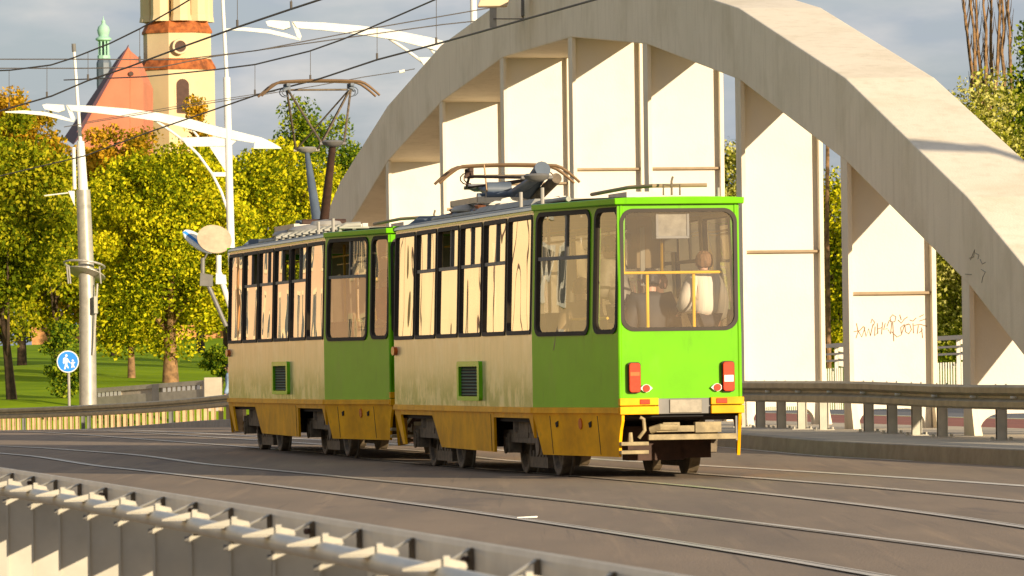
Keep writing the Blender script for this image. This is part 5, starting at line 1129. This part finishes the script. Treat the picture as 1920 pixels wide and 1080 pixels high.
    q = MB(); q.lathe([(.001, .03), (.012, .012), (.016, 0), (.004, -.012)], 8, hc + Vector((0, .10 * k, -.035)), Matrix.Rotation(R(-25), 4, 'X')); q.build('nose', M['skin'], root, smooth=True)
    for s in (-1, 1):
        q = MB(); q.lathe([(.001, .012), (.012, .006), (.012, -.006), (.001, -.012)], 8, hc + Vector((s * .034, .088 * k, .0))); q.build('eye', M['hair'], root)
        q = MB(); q.lathe([(.002, .03), (.016, .012), (.014, -.012), (.003, -.028)], 8, hc + Vector((s * .088 * k, .01, -.02))); q.build('ear', M['skin'], root)
    q = MB(); q.tube([hc + Vector((x, .088 * k - abs(x) * .25, -.072 * k)) for x in (-.028, 0, .028)], .007, 5); q.build('mouth', M['brick'], root)
    return root
def TW(l, t, z, near=True):                             # tram coordinates -> world
    a = .1889 if near else .1903; X0, Y0 = (1.245, 65.84) if near else (-1.477, 79.74); s, c = math.sin(a), math.cos(a); return (X0 - s*t + c*l, Y0 + c*t + s*l, z)
person(TW(.37, -2.40, .90), .19 + .3, 'fair haired person in a cream knitted jumper at the rear tram window', 1.50, top='wool', hair='hairl', bulk=2.6, armL=((-.26, .0, 1.18), (-.22, .2, 1.05)))
person(TW(-.13, -2.02, .90), .19, 'dark haired person in a dark jacket seated behind the rear window of the nearer tram', 1.86, 'sit', top='jack', bulk=2.4)
person(TW(.10, -1.35, .90), 2.6, 'person in a rust coloured top facing back inside the nearer tram', 1.80, 'sit', top='ridge', hair='hairl', bulk=1.6)
person(TW(-.72, -1.15, .90), .4, 'brown haired person seated low behind the corner window of the nearer tram', 1.74, 'sit', top='seat', hair='hairl', bulk=1.5)
person(TW(-.40, -1.85, .90), 1.2, 'person in a crumpled grey jacket leaning by the side corner window of the nearer tram', 1.70, top='jackg', lean=.16, bulk=2.2, armL=((-.20, .16, 1.10), (-.08, .34, 1.22)), armR=((.20, .16, 1.10), (.10, .34, 1.15)))
person(TW(-.5, -1.6, .947, False), .3, 'person in a red top behind the corner window of the farther tram', 1.55, top='red', bulk=1.2)
wy = 163; wb = at(431, 700, wy)
person((wb.x, wy, gz(wy) + .15), 1.5, 'walker in a light blue jacket half hidden behind the farther tram', 1.80, top='denim', bulk=1.8)
# small sprig of litter lying in the rail groove
p = atz(970, 971, .012); q = MB(); q.hexa([(0, 0, 0), (.16, .03, 0), (.16, .05, 0), (0, .05, 0)], [(0, 0, .006), (.16, .03, .012), (.16, .05, .012), (0, .05, .006)]); q_ = q.build('paper_scrap', M['white']); q_.location = p; tag(q_, 'scrap of white paper lying beside the nearest tram rail', 'litter')

# street lamp standing by the near end of the arch; its head shades the arch's back
rl = tag(empty('street_lamp', (17.8, 66.5, .19)), 'street lamp beyond the right picture edge, shading the arch', 'street lamp', 'white arched street lamps')
MB().tube([(0, 0, 0), (0, 0, 5), (0, 0, 8.1)], [.14, .12, .10], 16).build('pole', M['white'], rl, smooth=True)
q = MB(); pts = [(-3.5, 2.95, 7.30), (-3.15, 2.7, 7.40), (-2.5, 2.15, 7.52), (-1.4, 1.2, 7.72), (0, 0, 7.95)]; wd = [.02, .10, .24, .20, .12]
for (a, b, u, v) in zip(pts, pts[1:], wd, wd[1:]):
    q.hexa([(a[0], a[1] - u, a[2] - u * .5), (b[0], b[1] - v, b[2] - v * .5), (b[0], b[1] + v, b[2] - v * .5), (a[0], a[1] + u, a[2] - u * .5)], [(a[0], a[1] - u, a[2] + u * .5), (b[0], b[1] - v, b[2] + v * .5), (b[0], b[1] + v, b[2] + v * .5), (a[0], a[1] + u, a[2] + u * .5)])
q.build('arm', M['white'], rl)
